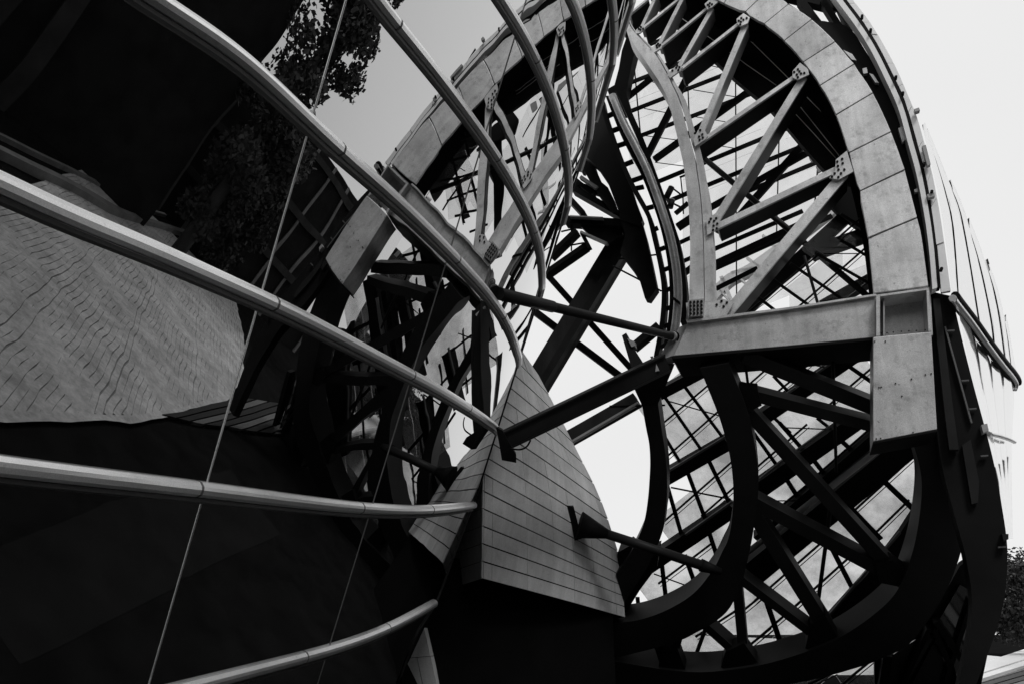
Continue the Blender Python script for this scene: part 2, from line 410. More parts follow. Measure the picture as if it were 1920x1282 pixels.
# ---- box beam and box column
bm_ = Thing('box_beam', 'heavy pale steel box beam running level into the arch foot', 'beam', base_of(R0(1450, 620)))
plate('beam_box', [(1289, 607), (1480, 581), (1642, 556), (1642, 632), (1480, 648), (1259, 667), (1264, 664)], R0, 1.0, 'steel', bm_, bevel=.015)
plate('soffit_shade', [(1258, 668), (1480, 649), (1642, 633), (1642, 637), (1480, 653), (1262, 672)], R0.back(-.02), 1.7, 'dark', bm_)  # dark plate added as the shade under the beam
plate('top_flange', [(1287, 600), (1480, 576), (1643, 551), (1643, 554.5), (1480, 580), (1288, 605)], R0.back(-.12), 1.2, 'steel', bm_)
plate('end_knuckle', [(1234, 684), (1246, 672), (1259, 667), (1264, 664), (1289, 607), (1276, 612), (1252, 640), (1240, 662)], R0.back(.25), .6, 'steel_mid', bm_)
colm = Thing('box_column', 'pale steel box hanging below the arch with an open pocket above it', 'column', base_of(R0(1690, 700)))
plate('box', [(1637, 632), (1746, 622), (1757, 804), (1637, 827)], R0.back(-.35), 1.25, 'steel', colm, bevel=.015)
plate('soffit_shade', [(1637, 828), (1757, 805), (1757.5, 808), (1637, 831)], R0.back(-.37), 1.4, 'dark', colm)  # dark plate standing for the shaded underside of the box
plate('pocket_back', [(1640, 553), (1744, 538), (1749, 628), (1640, 634)], R0.back(.45), .3, 'steel', colm)
plate('pocket_rim', [(1643, 553), (1650, 552), (1650, 629), (1643, 630)], R0.back(-.30), .9, 'steel', colm)
plate('pocket_rim', [(1650.5, 552), (1741, 539.5), (1741, 543.5), (1650.5, 556)], R0.back(-.30), .9, 'steel', colm)
plate('pocket_rim', [(1737, 544), (1742, 543.5), (1746, 621), (1741, 621)], R0.back(-.30), .9, 'steel', colm)
plate('pocket_fin', [(1656, 557), (1659, 557), (1659, 628), (1656, 628)], R0.back(-.15), .55, 'steel_mid', colm)
pts = [R0.back(-.36)(x, y) for x, y in [(1652, 625), (1663, 624), (1675, 623), (1690, 621.5), (1704, 620.5), (1718, 620), (1735, 619), (1640, 640), (1652, 725), (1648, 726), (1660, 640), (1735, 702), (1746, 700), (1679, 718), (1709, 710), (1691, 742), (1643, 822), (1651, 821), (1712, 810)]]
bolts('rivets', pts, -NB, .018, .012, colm, None)

# ---- truss: inner chord, diagonals, gussets
tr = Thing('arch_truss', 'light steel truss of slanting bars between curved inner chord and arch', 'truss', base_of(R0(1310, 560)))
cl = [(1172, 20), (1176, 62), (1201, 101), (1221, 131), (1239, 159), (1253, 190), (1268, 250), (1275, 280), (1282, 312), (1287, 354), (1292, 401), (1294, 465), (1293, 520), (1292, 566)]
cr = [(1176, 10), (1182, 50), (1226, 99), (1244, 127), (1258, 155), (1274, 190), (1290, 250), (1300, 284), (1306, 322), (1311, 357), (1315, 401), (1318, 465), (1319, 520), (1320, 566)]
strip('chord', cl, cr, R0, .75, 'steel', tr)
strip('chord_flange', [(x + 2, y) for x, y in cr], [(x + d_, y) for (x, y), d_ in zip(cr, [4, 4, 6, 7, 8, 12, 14, 14, 15, 17, 18, 20, 20, 21])], R0.back(.10), .5, 'steel', tr)
DI = [((1163, 40), (1215, -2), 4), ((1204, 49), (1231, -10), 6), ((1207, 51), (1275, -4), 4.5), ((1237, 81), (1281, -6), 7), ((1241, 85), (1330, 12), 5), ((1273, 125), (1335, 16), 8), ((1277, 129), (1388, 42), 6),
      ((1312, 252), (1398, 46), 11), ((1306, 271), (1500, 137), 8), ((1341, 414), (1507, 145), 14), ((1345, 424), (1578, 313), 12), ((1362, 588), (1582, 326), 19)]
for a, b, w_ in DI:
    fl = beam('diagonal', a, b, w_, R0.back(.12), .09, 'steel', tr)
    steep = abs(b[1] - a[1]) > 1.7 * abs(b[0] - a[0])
    beam('web', a, b, w_ * .96, R0.back(.212), .55 if steep else .85, 'steel_mid' if steep else 'dark2', tr, parent=fl)  # darker box behind the flange stands for the bar's shaded sides
def gusset(poly, bol, pl=None, th=.06):
    pl = pl or R0.back(.0)
    o = plate('gusset_plate', poly, pl, th, 'steel', tr)
    bolts('bolts', [pl(*b) for b in bol], -NB, .034, .03, tr, o)
gusset([(1486, 134), (1500, 118), (1515, 130), (1517, 140), (1496, 150), (1486, 146)], [(1489, 136), (1496, 131), (1494, 141), (1499, 135), (1502, 139), (1496, 146), (1508, 138)])
gusset([(1567, 300), (1588, 283), (1600, 322), (1573, 337), (1555, 334), (1566, 320)], [(1570, 304), (1579, 299), (1571, 312), (1580, 307), (1572, 319), (1565, 326), (1577, 326), (1583, 319), (1560, 332), (1572, 333)])
gusset([(1381, 36), (1394, 25), (1406, 33), (1402, 44), (1388, 50), (1382, 44)], [(1385, 40), (1390, 35), (1389, 42), (1394, 38), (1388, 47), (1400, 35)])
gusset([(1321, 8), (1334, -4), (1346, 4), (1335, 14), (1326, 18)], [(1327, 10), (1331, 7), (1330, 13), (1335, 9)])
gusset([(1300, 262), (1309, 244), (1320, 240), (1327, 256), (1322, 262), (1303, 275)], [(1313, 245), (1311, 257), (1317, 253), (1312, 263), (1318, 259), (1303, 251)])
gusset([(1324, 412), (1345, 398), (1351, 408), (1349, 428), (1326, 441)], [(1330, 417), (1333, 411), (1343, 410), (1339, 415), (1345, 420), (1338, 424), (1344, 429), (1337, 432)])
gusset([(1193, 56), (1203, 48), (1210, 53), (1200, 62), (1191, 64)], [(1198, 55), (1202, 52), (1201, 57), (1206, 55)])
gusset([(1218, 94), (1234, 79), (1243, 84), (1239, 91), (1226, 99)], [(1231, 86), (1234, 83), (1236, 87), (1232, 90), (1238, 85)])
gusset([(1250, 140), (1270, 122), (1280, 126), (1275, 133), (1256, 147)], [(1268, 128), (1270, 124), (1274, 127), (1272, 132), (1261, 133)])
gusset([(1286, 568), (1340, 566), (1354, 560), (1376, 567), (1361, 593), (1290, 603)], [(1344, 572), (1353, 565), (1357, 575), (1363, 568)], R0.back(-.02))
o = plate('bolt_block', [(1291, 563), (1320, 560), (1318, 592), (1290, 594)], R0.back(-.2), .24, 'steel_mid', tr)
bolts('bolts', [R0.back(-.2)(1295 + 6.8 * i, 567.5 + 7 * j - .5 * i) for i in range(4) for j in range(4)], -NB, .036, .035, tr, o)

# ---- upper glazing: rails, braces, posts, wires, panes
ug = Thing('upper_glazing', 'see-through upper glazing on dark slanting rails behind the truss', 'glazing', base_of(GU(1400, 560)))
RAILS = [(1173, 158, 1310, 104, 7), (1187, 95, 1260, 66, 6), (1174, 211, 1420, 115, 7), (1198, 255, 1440, 163, 7), (1234, 340, 1500, 230, 7.5), (1250, 378, 1510, 271, 7.5), (1340, 384, 1550, 296, 7.5),
         (1271, 456, 1310, 438, 7), (1279, 490, 1320, 472, 7), (1338, 467, 1505, 395, 7.5), (1342, 541, 1420, 502, 8), (1340, 503, 1560, 404, 8.5)]
for x0, y0, x1, y1, w_ in RAILS: beam('rail', (x0, y0), (x1, y1), w_, GU, .08, 'dark', ug)
BRACES = [(1168, 187, 1295, 86, 9), (1213, 290, 1304, 112, 12), (1226, 298, 1420, 158, 11), (1331, 388, 1515, 284, 10), (1385, 405, 1518, 256, 13), (1340, 494, 1500, 420, 12), (1370, 604, 1600, 392, 26), (1270, 425, 1300, 405, 14), (1277, 515, 1310, 490, 10)]
for x0, y0, x1, y1, w_ in BRACES: beam('brace', (x0, y0), (x1, y1), w_, RB, .15, 'dark', ug)
plate('node_plate', [(1556, 350), (1604, 338), (1617, 395), (1630, 445), (1603, 425), (1572, 402), (1546, 376)], RB.back(-.1), .2, 'dark', ug)
beam('arm', (1522, 470), (1628, 433), 20, RB, .5, 'dark', ug)
beam('arm', (1541, 571), (1640, 516), 18, RB, .5, 'dark', ug)
tube('brace_tube', R0.back(1.6)(1310, 289), R0.back(1.6)(1632, 560), .085, .085, 'dark2', ug)
for x0, y0, x1, y1, w_ in [(1187, 100, 1196, 205, 2.2), (1196, 205, 1201, 255, 2.2), (1289, 150, 1292, 216, 2), (1379, 135, 1381, 560, 2.2), (1461, 245, 1456, 440, 2.2), (1534, 305, 1528, 380, 3)]:
    beam('post', (x0, y0), (x1, y1), w_, GU.back(-.1), .06, 'dark', ug)
for x0, y0, x1, y1, w_ in [(1307, 118, 1365, 131, 1.6), (1204, 148, 1236, 158, 1.6), (1300, 169, 1390, 184, 1.6), (1208, 204, 1250, 212, 1.6), (1300, 219, 1360, 229, 1.5), (1202, 254, 1268, 263, 1.6), (1228, 305, 1282, 312, 1.6), (1330, 271, 1380, 279, 1.5)]:
    tube('wire', GU.back(-.3)(x0, y0), GU.back(-.3)(x1, y1), w_ * 28 / F / 2, w_ * 28 / F / 2, 'dark', ug, n=6)
# plates fixed to the rail ends under the arch
for q in [[(1335, 96), (1348, 92), (1368, 108), (1356, 128), (1330, 112)], [(1382, 140), (1390, 132), (1405, 148), (1398, 164), (1384, 150)], [(1418, 185), (1430, 176), (1440, 184), (1428, 196)], [(1464, 212), (1476, 226), (1484, 240), (1474, 232)], [(1482, 242), (1490, 236), (1508, 255), (1502, 270), (1492, 262)], [(1517, 296), (1533, 286), (1536, 298), (1522, 304)], [(1530, 312), (1545, 302), (1556, 312), (1534, 324)]]:
    plate('cleat_plate', q, GU.back(-.5), .08, 'steel_mid', ug)
def inside(poly, x, y):
    c = False; n = len(poly)
    for i in range(n):
        x0, y0 = poly[i]; x1, y1 = poly[(i + 1) % n]
        if (y0 > y) != (y1 > y) and x < (x1 - x0) * (y - y0) / (y1 - y0) + x0: c = not c
    return c
UPOLY = [(1180, 80), (1300, 40), (1400, 110), (1480, 180), (1560, 260), (1610, 360), (1636, 552), (1290, 600), (1280, 480), (1240, 360), (1190, 240)]
ug_shared = {}
def pane_grid(thing, poly, pl, o, du, dv, nu, nv, mat, gap=.9985):
    for i in range(-nu, nu):
        for j in range(-nv, nv):
            q = [(o[0] + du[0] * (i + a) + dv[0] * (j + b), o[1] + du[1] * (i + a) + dv[1] * (j + b)) for a, b in ((0, 0), (1, 0), (1, 1), (0, 1))]
            cx = sum(p[0] for p in q) / 4; cy = sum(p[1] for p in q) / 4
            if not inside(poly, cx, cy): continue
            q = [(cx + (x - cx) * gap, cy + (y - cy) * gap) for x, y in q]
            plate('glass_pane', q, pl, .012, mat, thing)
pane_grid(ug, UPOLY, GU.back(.25), (1380, 150), (100, -40), (0, 37), 6, 14, 'pane')

# ---- lower frame: rings and bars
lf = Thing('lower_ring_frame', 'black steel rings and crossing bars of the lower frame under the box beam', 'frame', base_of(L0(1400, 1200)))
rin = [(1312, 690), (1345, 772), (1360, 820), (1371, 870), (1375, 933), (1368, 1000), (1353, 1036), (1335, 1070), (1300, 1112), (1250, 1143), (1195, 1162), (1140, 1168)]
rout = [(1366, 680), (1398, 760), (1413, 820), (1420, 870), (1422, 920), (1414, 985), (1406, 1030), (1392, 1085), (1362, 1147), (1300, 1188), (1250, 1208), (1140, 1236)]
strip('inner_ring', rin, rout, L0, 1.0, 'dark2', lf)
oin = [(1700, 800), (1718, 850), (1728, 900), (1725, 960), (1712, 1030), (1685, 1102), (1640, 1150), (1570, 1197), (1500, 1225), (1430, 1245), (1360, 1256), (1300, 1259), (1230, 1252), (1140, 1236)]
oout = [(1782, 800), (1800, 850), (1808, 920), (1808, 1000), (1790, 1070), (1755, 1140), (1705, 1206), (1656, 1232), (1625, 1245), (1550, 1267), (1494, 1279), (1400, 1296), (1300, 1302), (1140, 1290)]
strip('outer_ring', oin, oout, L0, 1.0, 'dark2', lf)
sin_ = [(1200, 738), (1211, 800), (1217, 831), (1219, 863), (1218, 894), (1215, 933), (1209, 972), (1199, 1002), (1180, 1040), (1155, 1075)]
sout = [(1231, 735), (1240, 800), (1246, 839), (1250, 878), (1251, 909), (1250, 940), (1247, 964), (1241, 1000), (1215, 1060), (1170, 1130)]
strip('side_ring', sin_, sout, L0.back(.2), .7, 'dark2', lf)
LB = [((1395, 668), (1645, 768), 27), ((1385, 735), (1645, 802), 21), ((1405, 776), (1672, 1068), 24), ((1400, 936), (1650, 1069), 24), ((1408, 955), (1552, 1185), 26), ((1390, 1088), (1525, 1190), 16), ((1380, 1075), (1396, 1250), 18), ((1322, 1174), (1392, 1236), 15), ((1272, 1198), (1255, 1250), 14), ((1230, 1205), (1246, 1250), 12)]
for a, b, w_ in LB: beam('bar', a, b, w_, L0.back(.25), .6, 'dark2', lf)
for q in [[(1360, 1222), (1395, 1205), (1420, 1240), (1380, 1262), (1352, 1250)], [(1520, 1170), (1548, 1155), (1575, 1200), (1540, 1222), (1510, 1215)], [(1640, 1056), (1672, 1050), (1700, 1070), (1690, 1100), (1650, 1092)], [(1240, 1215), (1270, 1215), (1285, 1255), (1235, 1250)], [(1190, 730), (1240, 690), (1262, 690), (1240, 742), (1232, 760), (1204, 760)], [(1385, 725), (1420, 728), (1428, 760), (1396, 775)]]:
    plate('gusset_plate', q, L0.back(.1), .5, 'dark', lf)
plate('node_block', [(1158, 1035), (1182, 1022), (1205, 1040), (1236, 1030), (1232, 1062), (1200, 1105), (1172, 1150), (1160, 1150)], L0.back(.5), .6, 'dark', lf)

# ---- lower glazing
lg = Thing('lower_glazing', 'milky lower glazing on a slanting grid of black mullions behind the rings', 'glazing', base_of(GL(1450, 1100)))
TB = [((1236, 741), (1322, 696), 20), ((1245, 900), (1365, 832), 25), ((1415, 796), (1612, 662), 25), ((1190, 1080), (1376, 955), 27), ((1415, 926), (1612, 788), 30), ((1395, 1090), (1722, 822), 46), ((1420, 1014), (1648, 815), 19), ((1262, 1060), (1400, 980), 6)]
for a, b, w_ in TB[:-1]:
    beam('transom', a, b, w_, GL.back(-.3), .5, 'dark', lg)
for (a, b) in [((1249, 886), (1362, 818)), ((1285, 1003), (1374, 940)), ((1425, 898), (1470, 862)), ((1487, 850), (1556, 800)), ((1458, 750), (1492, 727)), ((1520, 708), (1578, 668)), ((1496, 958), (1636, 844))]:
    beam('transom_lit_edge', a, b, 4, GL.back(-.42), .1, 'gasket', lg)  # paler strip painted as the lit top edge of each transom
tube('transom_tube', GL.back(-.7)(1402, 1034), GL.back(-.7)(1650, 840), .085, .085, 'steel_mid', lg)
FA = [(1240, 796, 1328, 722), (1249, 857, 1347, 771), (1249, 974, 1266, 959), (1266, 959, 1372, 866), (1320, 963, 1376, 914), (1403, 722, 1428, 700), (1443, 747, 1478, 718), (1495, 702, 1533, 668), (1584, 733, 1638, 687), (1545, 768, 1563, 752), (1418, 877, 1454, 846), (1470, 833, 1508, 800), (1453, 958, 1513, 909), (1528, 894, 1624, 810), (1590, 968, 1704, 864), (1600, 1040, 1700, 942), (1398, 1141, 1424, 1120), (1420, 1122, 1536, 1021), (1415, 1202, 1500, 1129), (1497, 1131, 1620, 1020), (1400, 588, 1530, 482), (1496, 577, 1628, 461), (1575, 444, 1622, 402), (1310, 1190, 1372, 1150), (1390, 1222, 1440, 1182), (1240, 1090, 1330, 1022), (1258, 1130, 1350, 1062), (1190, 1146, 1262, 1112), (1570, 1290, 1650, 1225), (1480, 1300, 1560, 1262)]
def longer(x0, y0, x1, y1, k):
    d_ = math.hypot(x1 - x0, y1 - y0); ux, uy = (x1 - x0) / d_ * k, (y1 - y0) / d_ * k
    return x0 - ux, y0 - uy, x1 + ux, y1 + uy
for x0, y0, x1, y1 in FA:
    x0, y0, x1, y1 = longer(x0, y0, x1, y1, 7)
    up = y0 < 600 or y1 < 600
    pl = GL
    beam('mullion', (x0, y0), (x1, y1), 3.2, pl, .06, 'dark', lg)
    beam('glazing_bead', (x0 + 4, y0 + 5), (x1 + 4, y1 + 5), 1.1, pl.back(.12), .03, 'dark', lg)
FB = [(1241, 737, 1318, 848, 6), (1280, 720, 1358, 824, 6), (1244, 815, 1279, 873, 6), (1290, 888, 1322, 972, 8), (1330, 866, 1366, 940, 8), (1254, 921, 1278, 1004, 8), (1287, 1050, 1302, 1092, 9), (1241, 1060, 1249, 1128, 9), (1330, 1000, 1346, 1048, 9), (1486, 672, 1526, 708, 6), (1457, 712, 1480, 736, 6), (1588, 684, 1640, 720, 8), (1417, 817, 1457, 873, 7), (1468, 800, 1502, 839, 8), (1473, 896, 1500, 938, 9), (1526, 863, 1550, 894, 9), (1573, 822, 1600, 847, 9), (1585, 942, 1645, 1004, 11), (1645, 890, 1706, 948, 11), (1438, 1130, 1463, 1204, 11), (1564, 1036, 1602, 1110, 10), (1424, 560, 1455, 584, 6), (1455, 529, 1518, 574, 6), (1490, 500, 1569, 554, 6), (1540, 481, 1620, 526, 6), (1585, 456, 1630, 483, 6), (1585, 407, 1622, 430, 6), (1452, 784, 1475, 805, 6), (1540, 790, 1560, 806, 6), (1196, 1130, 1199, 1160, 8)]
for x0, y0, x1, y1, w_ in FB:
    x0, y0, x1, y1 = longer(x0, y0, x1, y1, 10)
    beam('cross_mullion', (x0, y0), (x1, y1), w_ * .9, GL.back(-.06), .07, 'dark', lg)
for x0, y0, x1, y1, w_ in [(1560, 930, 1529, 1165, 8), (1561, 650, 1568, 884, 6.5), (1398, 686, 1404, 732, 5.5), (1341, 1140, 1328, 1175, 8), (1322, 1180, 1298, 1246, 8), (1508, 480, 1534, 572, 6)]:
    A = L0.back(1.3)(x0, y0); B = L0.back(1.3)(x1, y1)
    tube('prop', A, B, w_ * L0.depth(x0, y0) / F / 2, w_ * L0.depth(x1, y1) / F / 2, 'dark2', lg, n=10)
for x0, y0, x1, y1, w_ in [(1252, 751, 1350, 779, 2.2), (1258, 913, 1370, 935, 3), (1470, 673, 1546, 688, 2), (1573, 688, 1640, 669, 2.5), (1430, 938, 1497, 938, 2), (1226, 1075, 1290, 1098, 2.5), (1544, 476, 1610, 476, 1.5), (1470, 801, 1548, 804, 2)]:
    tube('tie_rod', GL.back(-.5)(x0, y0), GL.back(-.5)(x1, y1), w_ * 28 / F / 2, w_ * 28 / F / 2, 'dark', lg, n=6)
plate('dark_infill', [(1687, 1000), (1728, 937), (1745, 1000), (1715, 1100), (1640, 1165), (1560, 1215), (1530, 1185), (1542, 1169), (1627, 1075), (1659, 1036)], GL.back(-.2), .3, 'dark', lg)
beam('infill_edge', (1688, 998), (1540, 1171), 4, GL.back(-.3), .1, 'gasket', lg)
LPOLY = [(1222, 745), (1330, 690), (1650, 645), (1745, 830), (1760, 960), (1735, 1080), (1680, 1150), (1700, 1225), (1550, 1300), (1150, 1300), (1180, 1180), (1195, 1050), (1245, 990), (1250, 880)]
pane_grid(lg, LPOLY, GL.back(.2), (1420, 900), (78, -62), (37, 50), 9, 9, 'frit')
pane_grid(lg, [(1400, 590), (1600, 400), (1632, 440), (1640, 545)], GL.back(.2), (1410, 592), (62, -50), (36, 26), 7, 7, 'pane')

# ================================================================== OUTER RIM AND OUTER SAIL (far right)
rim = arch
web_o = [(1545, 40), (1590, 52), (1622, 96), (1652, 148), (1676, 196), (1697, 260), (1714, 322), (1727, 392), (1735, 450), (1748, 545)]
web_i = [(1520, 38), (1563, 78), (1600, 122), (1635, 175), (1655, 215), (1676, 262), (1696, 318), (1718, 408), (1726, 455), (1741, 545)]
strip('web', [(x - 3, y) for x, y in web_i], [(x + 1, y) for x, y in web_o], R0.back(.55), .5, 'dark', rim)
for a, b, w_ in [((1500, -2), (1556, 72), 13), ((1543, 0), (1592, 78), 11), ((1568, 0), (1606, 84), 7)]:
    beam('purlin', a, b, w_, R0.back(.8), .3, 'dark', rim)
beam('purlin', (1460, -20), (1570, 8), 22, R0.back(.9), .3, 'dark', rim)
wc = [(1545, -40), (1575, 2), (1607, 45), (1634, 87), (1660, 138), (1688, 200), (1707, 267), (1723, 326), (1737, 398), (1746, 462), (1753, 541)]
strip('rim_strip', [(x - 4.5, y + 2) for x, y in wc], [(x + 4.5, y - 2) for x, y in wc], R0.back(.2), .35, 'white', rim)
strip('rim_gasket', [(x + 5, y - 2) for x, y in wc], [(x + 11, y - 4) for x, y in wc], R0.back(.3), .3, 'dark', rim)
rl = [(1560, -40), (1587, 0), (1619, 42), (1650, 94), (1672, 136), (1694, 182), (1712, 240), (1727, 296), (1741, 360), (1750, 415), (1757, 470), (1765, 549)]
rr = [(1572, -40), (1599, 0), (1631, 42), (1664, 97), (1683, 134), (1701, 176), (1720, 222), (1737, 283), (1750, 335), (1763, 405), (1772, 465), (1783, 546)]
rls, rrs = spline(rl, 12), spline(rr, 12)
cuts = [0, 14, 24, 29, 43, 55, 66, 80, 86, 93, 102, 118, len(rls) - 1]
for a, b in zip(cuts[:-1], cuts[1:]):
    ii = list(range(a, b + 1, 3)) + ([b] if (b - a) % 3 else [])
    q = [tuple(rls[i]) for i in ii] + [tuple(rrs[i]) for i in ii[::-1]]
    cx = sum(p[0] for p in q) / len(q); cy = sum(p[1] for p in q) / len(q)
    plate('rim_plate', [(cx + (x - cx) * .97, cy + (y - cy) * .985) for x, y in q], R0.back(.3 + random.uniform(-.02, .02)), .12, 'white', rim)
for x, y in [(1616, 36), (1632, 62), (1679, 150), (1692, 180), (1732, 312), (1764, 508), (1746, 364)]:
    p = R0.back(.2)(x, y); tube('rim_bolt', p, p + NB * -.15, .04, .04, 'dark', rim, n=8)
for q in [[(1714, 205), (1723, 202), (1725, 207), (1716, 210)], [(1738, 365), (1752, 361), (1753, 368), (1741, 371)], [(1729, 274), (1736, 272), (1745, 308), (1739, 311)]]:
    plate('clip', q, R0.back(.1), .15, 'steel_mid', rim)
for q in [[(1617, 129), (1625, 127), (1627, 137), (1619, 139)], [(1684, 241), (1691, 238), (1698, 262), (1692, 268)], [(1714, 356), (1720, 354), (1721, 360), (1715, 361)], [(1581, 94), (1598, 102), (1606, 114), (1597, 112)], [(1630, 138), (1637, 140), (1648, 156), (1641, 155)]]:
    plate('spacer', q, R0.back(.4), .12, 'steel', rim)

osail = Thing('outer_glass_sail', 'bright white curved glass sail catching the sky on the far right', 'glass facade', base_of(R0(1790, 700)))
def dR(px, py): return R0.depth(px, py)
SIL = [(1732, 240), (1768, 316), (1807, 397), (1847, 484), (1876, 564), (1884, 597), (1892, 631), (1901, 675), (1909, 712)]
J = [[(1728, 235), (1740, 290), (1752, 338), (1764, 400), (1773, 465), (1783, 546), (1788, 556)],
     [(1735, 246), (1757, 310), (1783, 400), (1792, 480), (1797, 556), (1800, 578)],
     [(1778, 340), (1801, 400), (1820, 500), (1836, 600), (1842, 632)],
     [(1812, 412), (1838, 500), (1859, 600), (1866, 660)],
     [(1847, 488), (1864, 545), (1875, 600), (1886, 682)],
     [(1882, 592), (1890, 640), (1897, 700)]]
DZ = [.4, 1.4, 3.2, 5.4, 7.8, 10.0, 11.6]
def pt_o(p, dz): return at(p[0], p[1], dR(min(p[0], 1800), p[1]) + dz)
def sil_y(y0, y1, n):
    return [(float(np.interp(y, [p[1] for p in SIL], [p[0] for p in SIL])), y) for y in np.linspace(y0, y1, n)]
for k_ in range(6):
    n = 14
    Lp = spline(J[k_], 6); 
    Lq = [Lp[int(round(i * (len(Lp) - 1) / (n - 1)))] for i in range(n)]
    if k_ < 5:
        top = J[k_ + 1][0]
        sg = sil_y(J[k_][0][1], top[1], 5); rp = spline(J[k_ + 1], 6)
        zz = [DZ[k_] + (DZ[k_ + 1] - DZ[k_]) * i / 4 for i in range(5)]
        path = [(p, z) for p, z in zip(sg[:-1], zz[:-1])] + [(tuple(p), DZ[k_ + 1]) for p in rp]
    else:
        sg = sil_y(J[5][0][1], 712, 12); path = [(p, DZ[5] + (DZ[6] - DZ[5]) * min(1, i / 4)) for i, p in enumerate(sg)]
    yq = [p[1] for p in Lq]
    pyv = [p[0][1] for p in path]
    v = []
    for p in Lq:
        f_ = (p[1] - yq[0]) / (yq[-1] - yq[0]); y = pyv[0] + f_ * (pyv[-1] - pyv[0])
        xr = float(np.interp(y, pyv, [q[0][0] for q in path])); zr = float(np.interp(y, pyv, [q[1] for q in path]))
        A = pt_o((p[0] + 1.1, p[1]), DZ[k_]); B = pt_o((xr - (1.1 if f_ > .3 else 0), y), zr)
        v += [A, A.lerp(B, .5) - Vector((0, .12, 0)), B]
    f = []
    for i in range(n - 1):
        for c in range(2): f.append((3 * i + c, 3 * i + c + 1, 3 * i + 4 + c, 3 * i + 3 + c))
    mesh('glass_pane', v, f, 'sailglass', osail, smooth=True)
for k_ in range(1, 6):
    pts = [pt_o(p, DZ[k_] + .12) for p in spline(J[k_], 5)]
    curve_tube('joint_strip', pts, [.034 * (0.05 + .95 * min(1, i / 9)) for i in range(len(pts))], 'dark', osail, n=6)
rb = [(1786, 559), (1797, 574), (1822, 606), (1850, 645), (1880, 684), (1896, 703), (1905, 718), (1902, 730)]
rz = [.2, .9, 2.2, 4.0, 7.0, 9.0, 10.5, 10.8]
rs = spline([(x, y, z) for (x, y), z in zip(rb, rz)], 5)
curve_tube('rib', [at(x, y, dR(min(x, 1800), y) + z - .25) for x, y, z in rs], .085, 'alu', osail)
curve_tube('rib_gasket', [at(x + 5, y - 5, dR(min(x, 1800), y) + z - .1) for x, y, z in rs[:-3]], .10, 'dark', osail)
curve_tube('rib_gasket', [at(x - 4, y + 5, dR(min(x, 1800), y) + z - .1) for x, y, z in rs[:-2]], .055, 'dark', osail)
# lower part of the outer sail, in four upright panes
lt = [(1796, 578), (1826, 616), (1856, 656), (1882, 692), (1902, 728)]
lb = [(1884, 990), (1887, 1000), (1890, 1006), (1893, 1010), (1896, 1000)]
for k_ in range(4):
    v = []
    for i in range(9):
        s_ = i / 8
        row = []
        for e in (k_, k_ + 1):
            bx = [(1796, 578), (1818, 690), (1847, 800), (1870, 900), (1888, 1005)]
            fx = e / 4
            lx = float(np.interp(s_, [0, .3, .55, .78, 1], [p[0] for p in bx])); rx = float(np.interp(s_, [0, .2, .5, 1], [1904, 1899, 1897, 1897]))
            ty = lt[e][1]; y = ty + (1010 - ty) * s_
            lx = float(np.interp(y, [p[1] for p in bx], [p[0] for p in bx]))
            x = lx + (max(rx, lx + 3) - lx) * fx
            if s_ == 0: x = lt[e][0]
            row.append(at(x, y, dR(1790, y) + .9 + 9.5 * fx))
        A, B = row; v += [A, A.lerp(B, .5) - Vector((0, .1, 0)), B]
    f = []
    for i in range(8):
        for c in range(2): f.append((3 * i + c, 3 * i + c + 1, 3 * i + 4 + c, 3 * i + 3 + c))
    mesh('lower_glass_pane', v, f, 'sailglass', osail, smooth=True)
curve_tube('lower_rib', [at(x, y, dR(1800, y) + z) for x, y, z in spline([(1853, 812, .5), (1872, 816, 2.5), (1890, 822, 5), (1902, 828, 8)], 5)], .06, 'alu', osail)

ef = Thing('edge_girder', 'tall black edge girder dropping beside the outer sail on the right', 'girder', base_of(R0(1830, 1100)))
el = [(1738, 545), (1744, 620), (1750, 720), (1762, 850), (1786, 950), (1812, 1050), (1822, 1150), (1796, 1290)]
er = [(1786, 556), (1800, 620), (1824, 716), (1860, 852), (1878, 945), (1889, 1040), (1877, 1150), (1828, 1290)]
strip('edge_plate', el, er, R0.back(.75), .5, 'dark', ef)
plate('grey_panel', [(1804, 834), (1820, 823), (1836, 902), (1834, 941), (1822, 944)], R0.back(.6), .12, 'dark2', ef)
strip('side_panel', [(1749, 560), (1758, 640), (1768, 740), (1780, 842)], [(1762, 560), (1772, 640), (1784, 740), (1798, 842)], R0.back(.5), .2, 'dark2', ef)
beam('rung_rail', (1772, 612), (1822, 792), 3, R0.back(.62), .1, 'gasket', ef)
for x, y in [(1784, 620), (1811, 713), (1825, 766), (1847, 854), (1880, 1025)]:
    beam('rung', (x - 8, y), (x + 6, y - 1), 2.5, R0.back(.6), .1, 'gasket', ef)
plate('bracket', [(1840, 796), (1851, 793), (1854, 806), (1844, 811)], R0.back(.5), .3, 'steel_mid', ef)
plate('bracket', [(1879, 1000), (1891, 1000), (1891, 1010), (1882, 1014)], R0.back(.5), .3, 'dark2', ef)

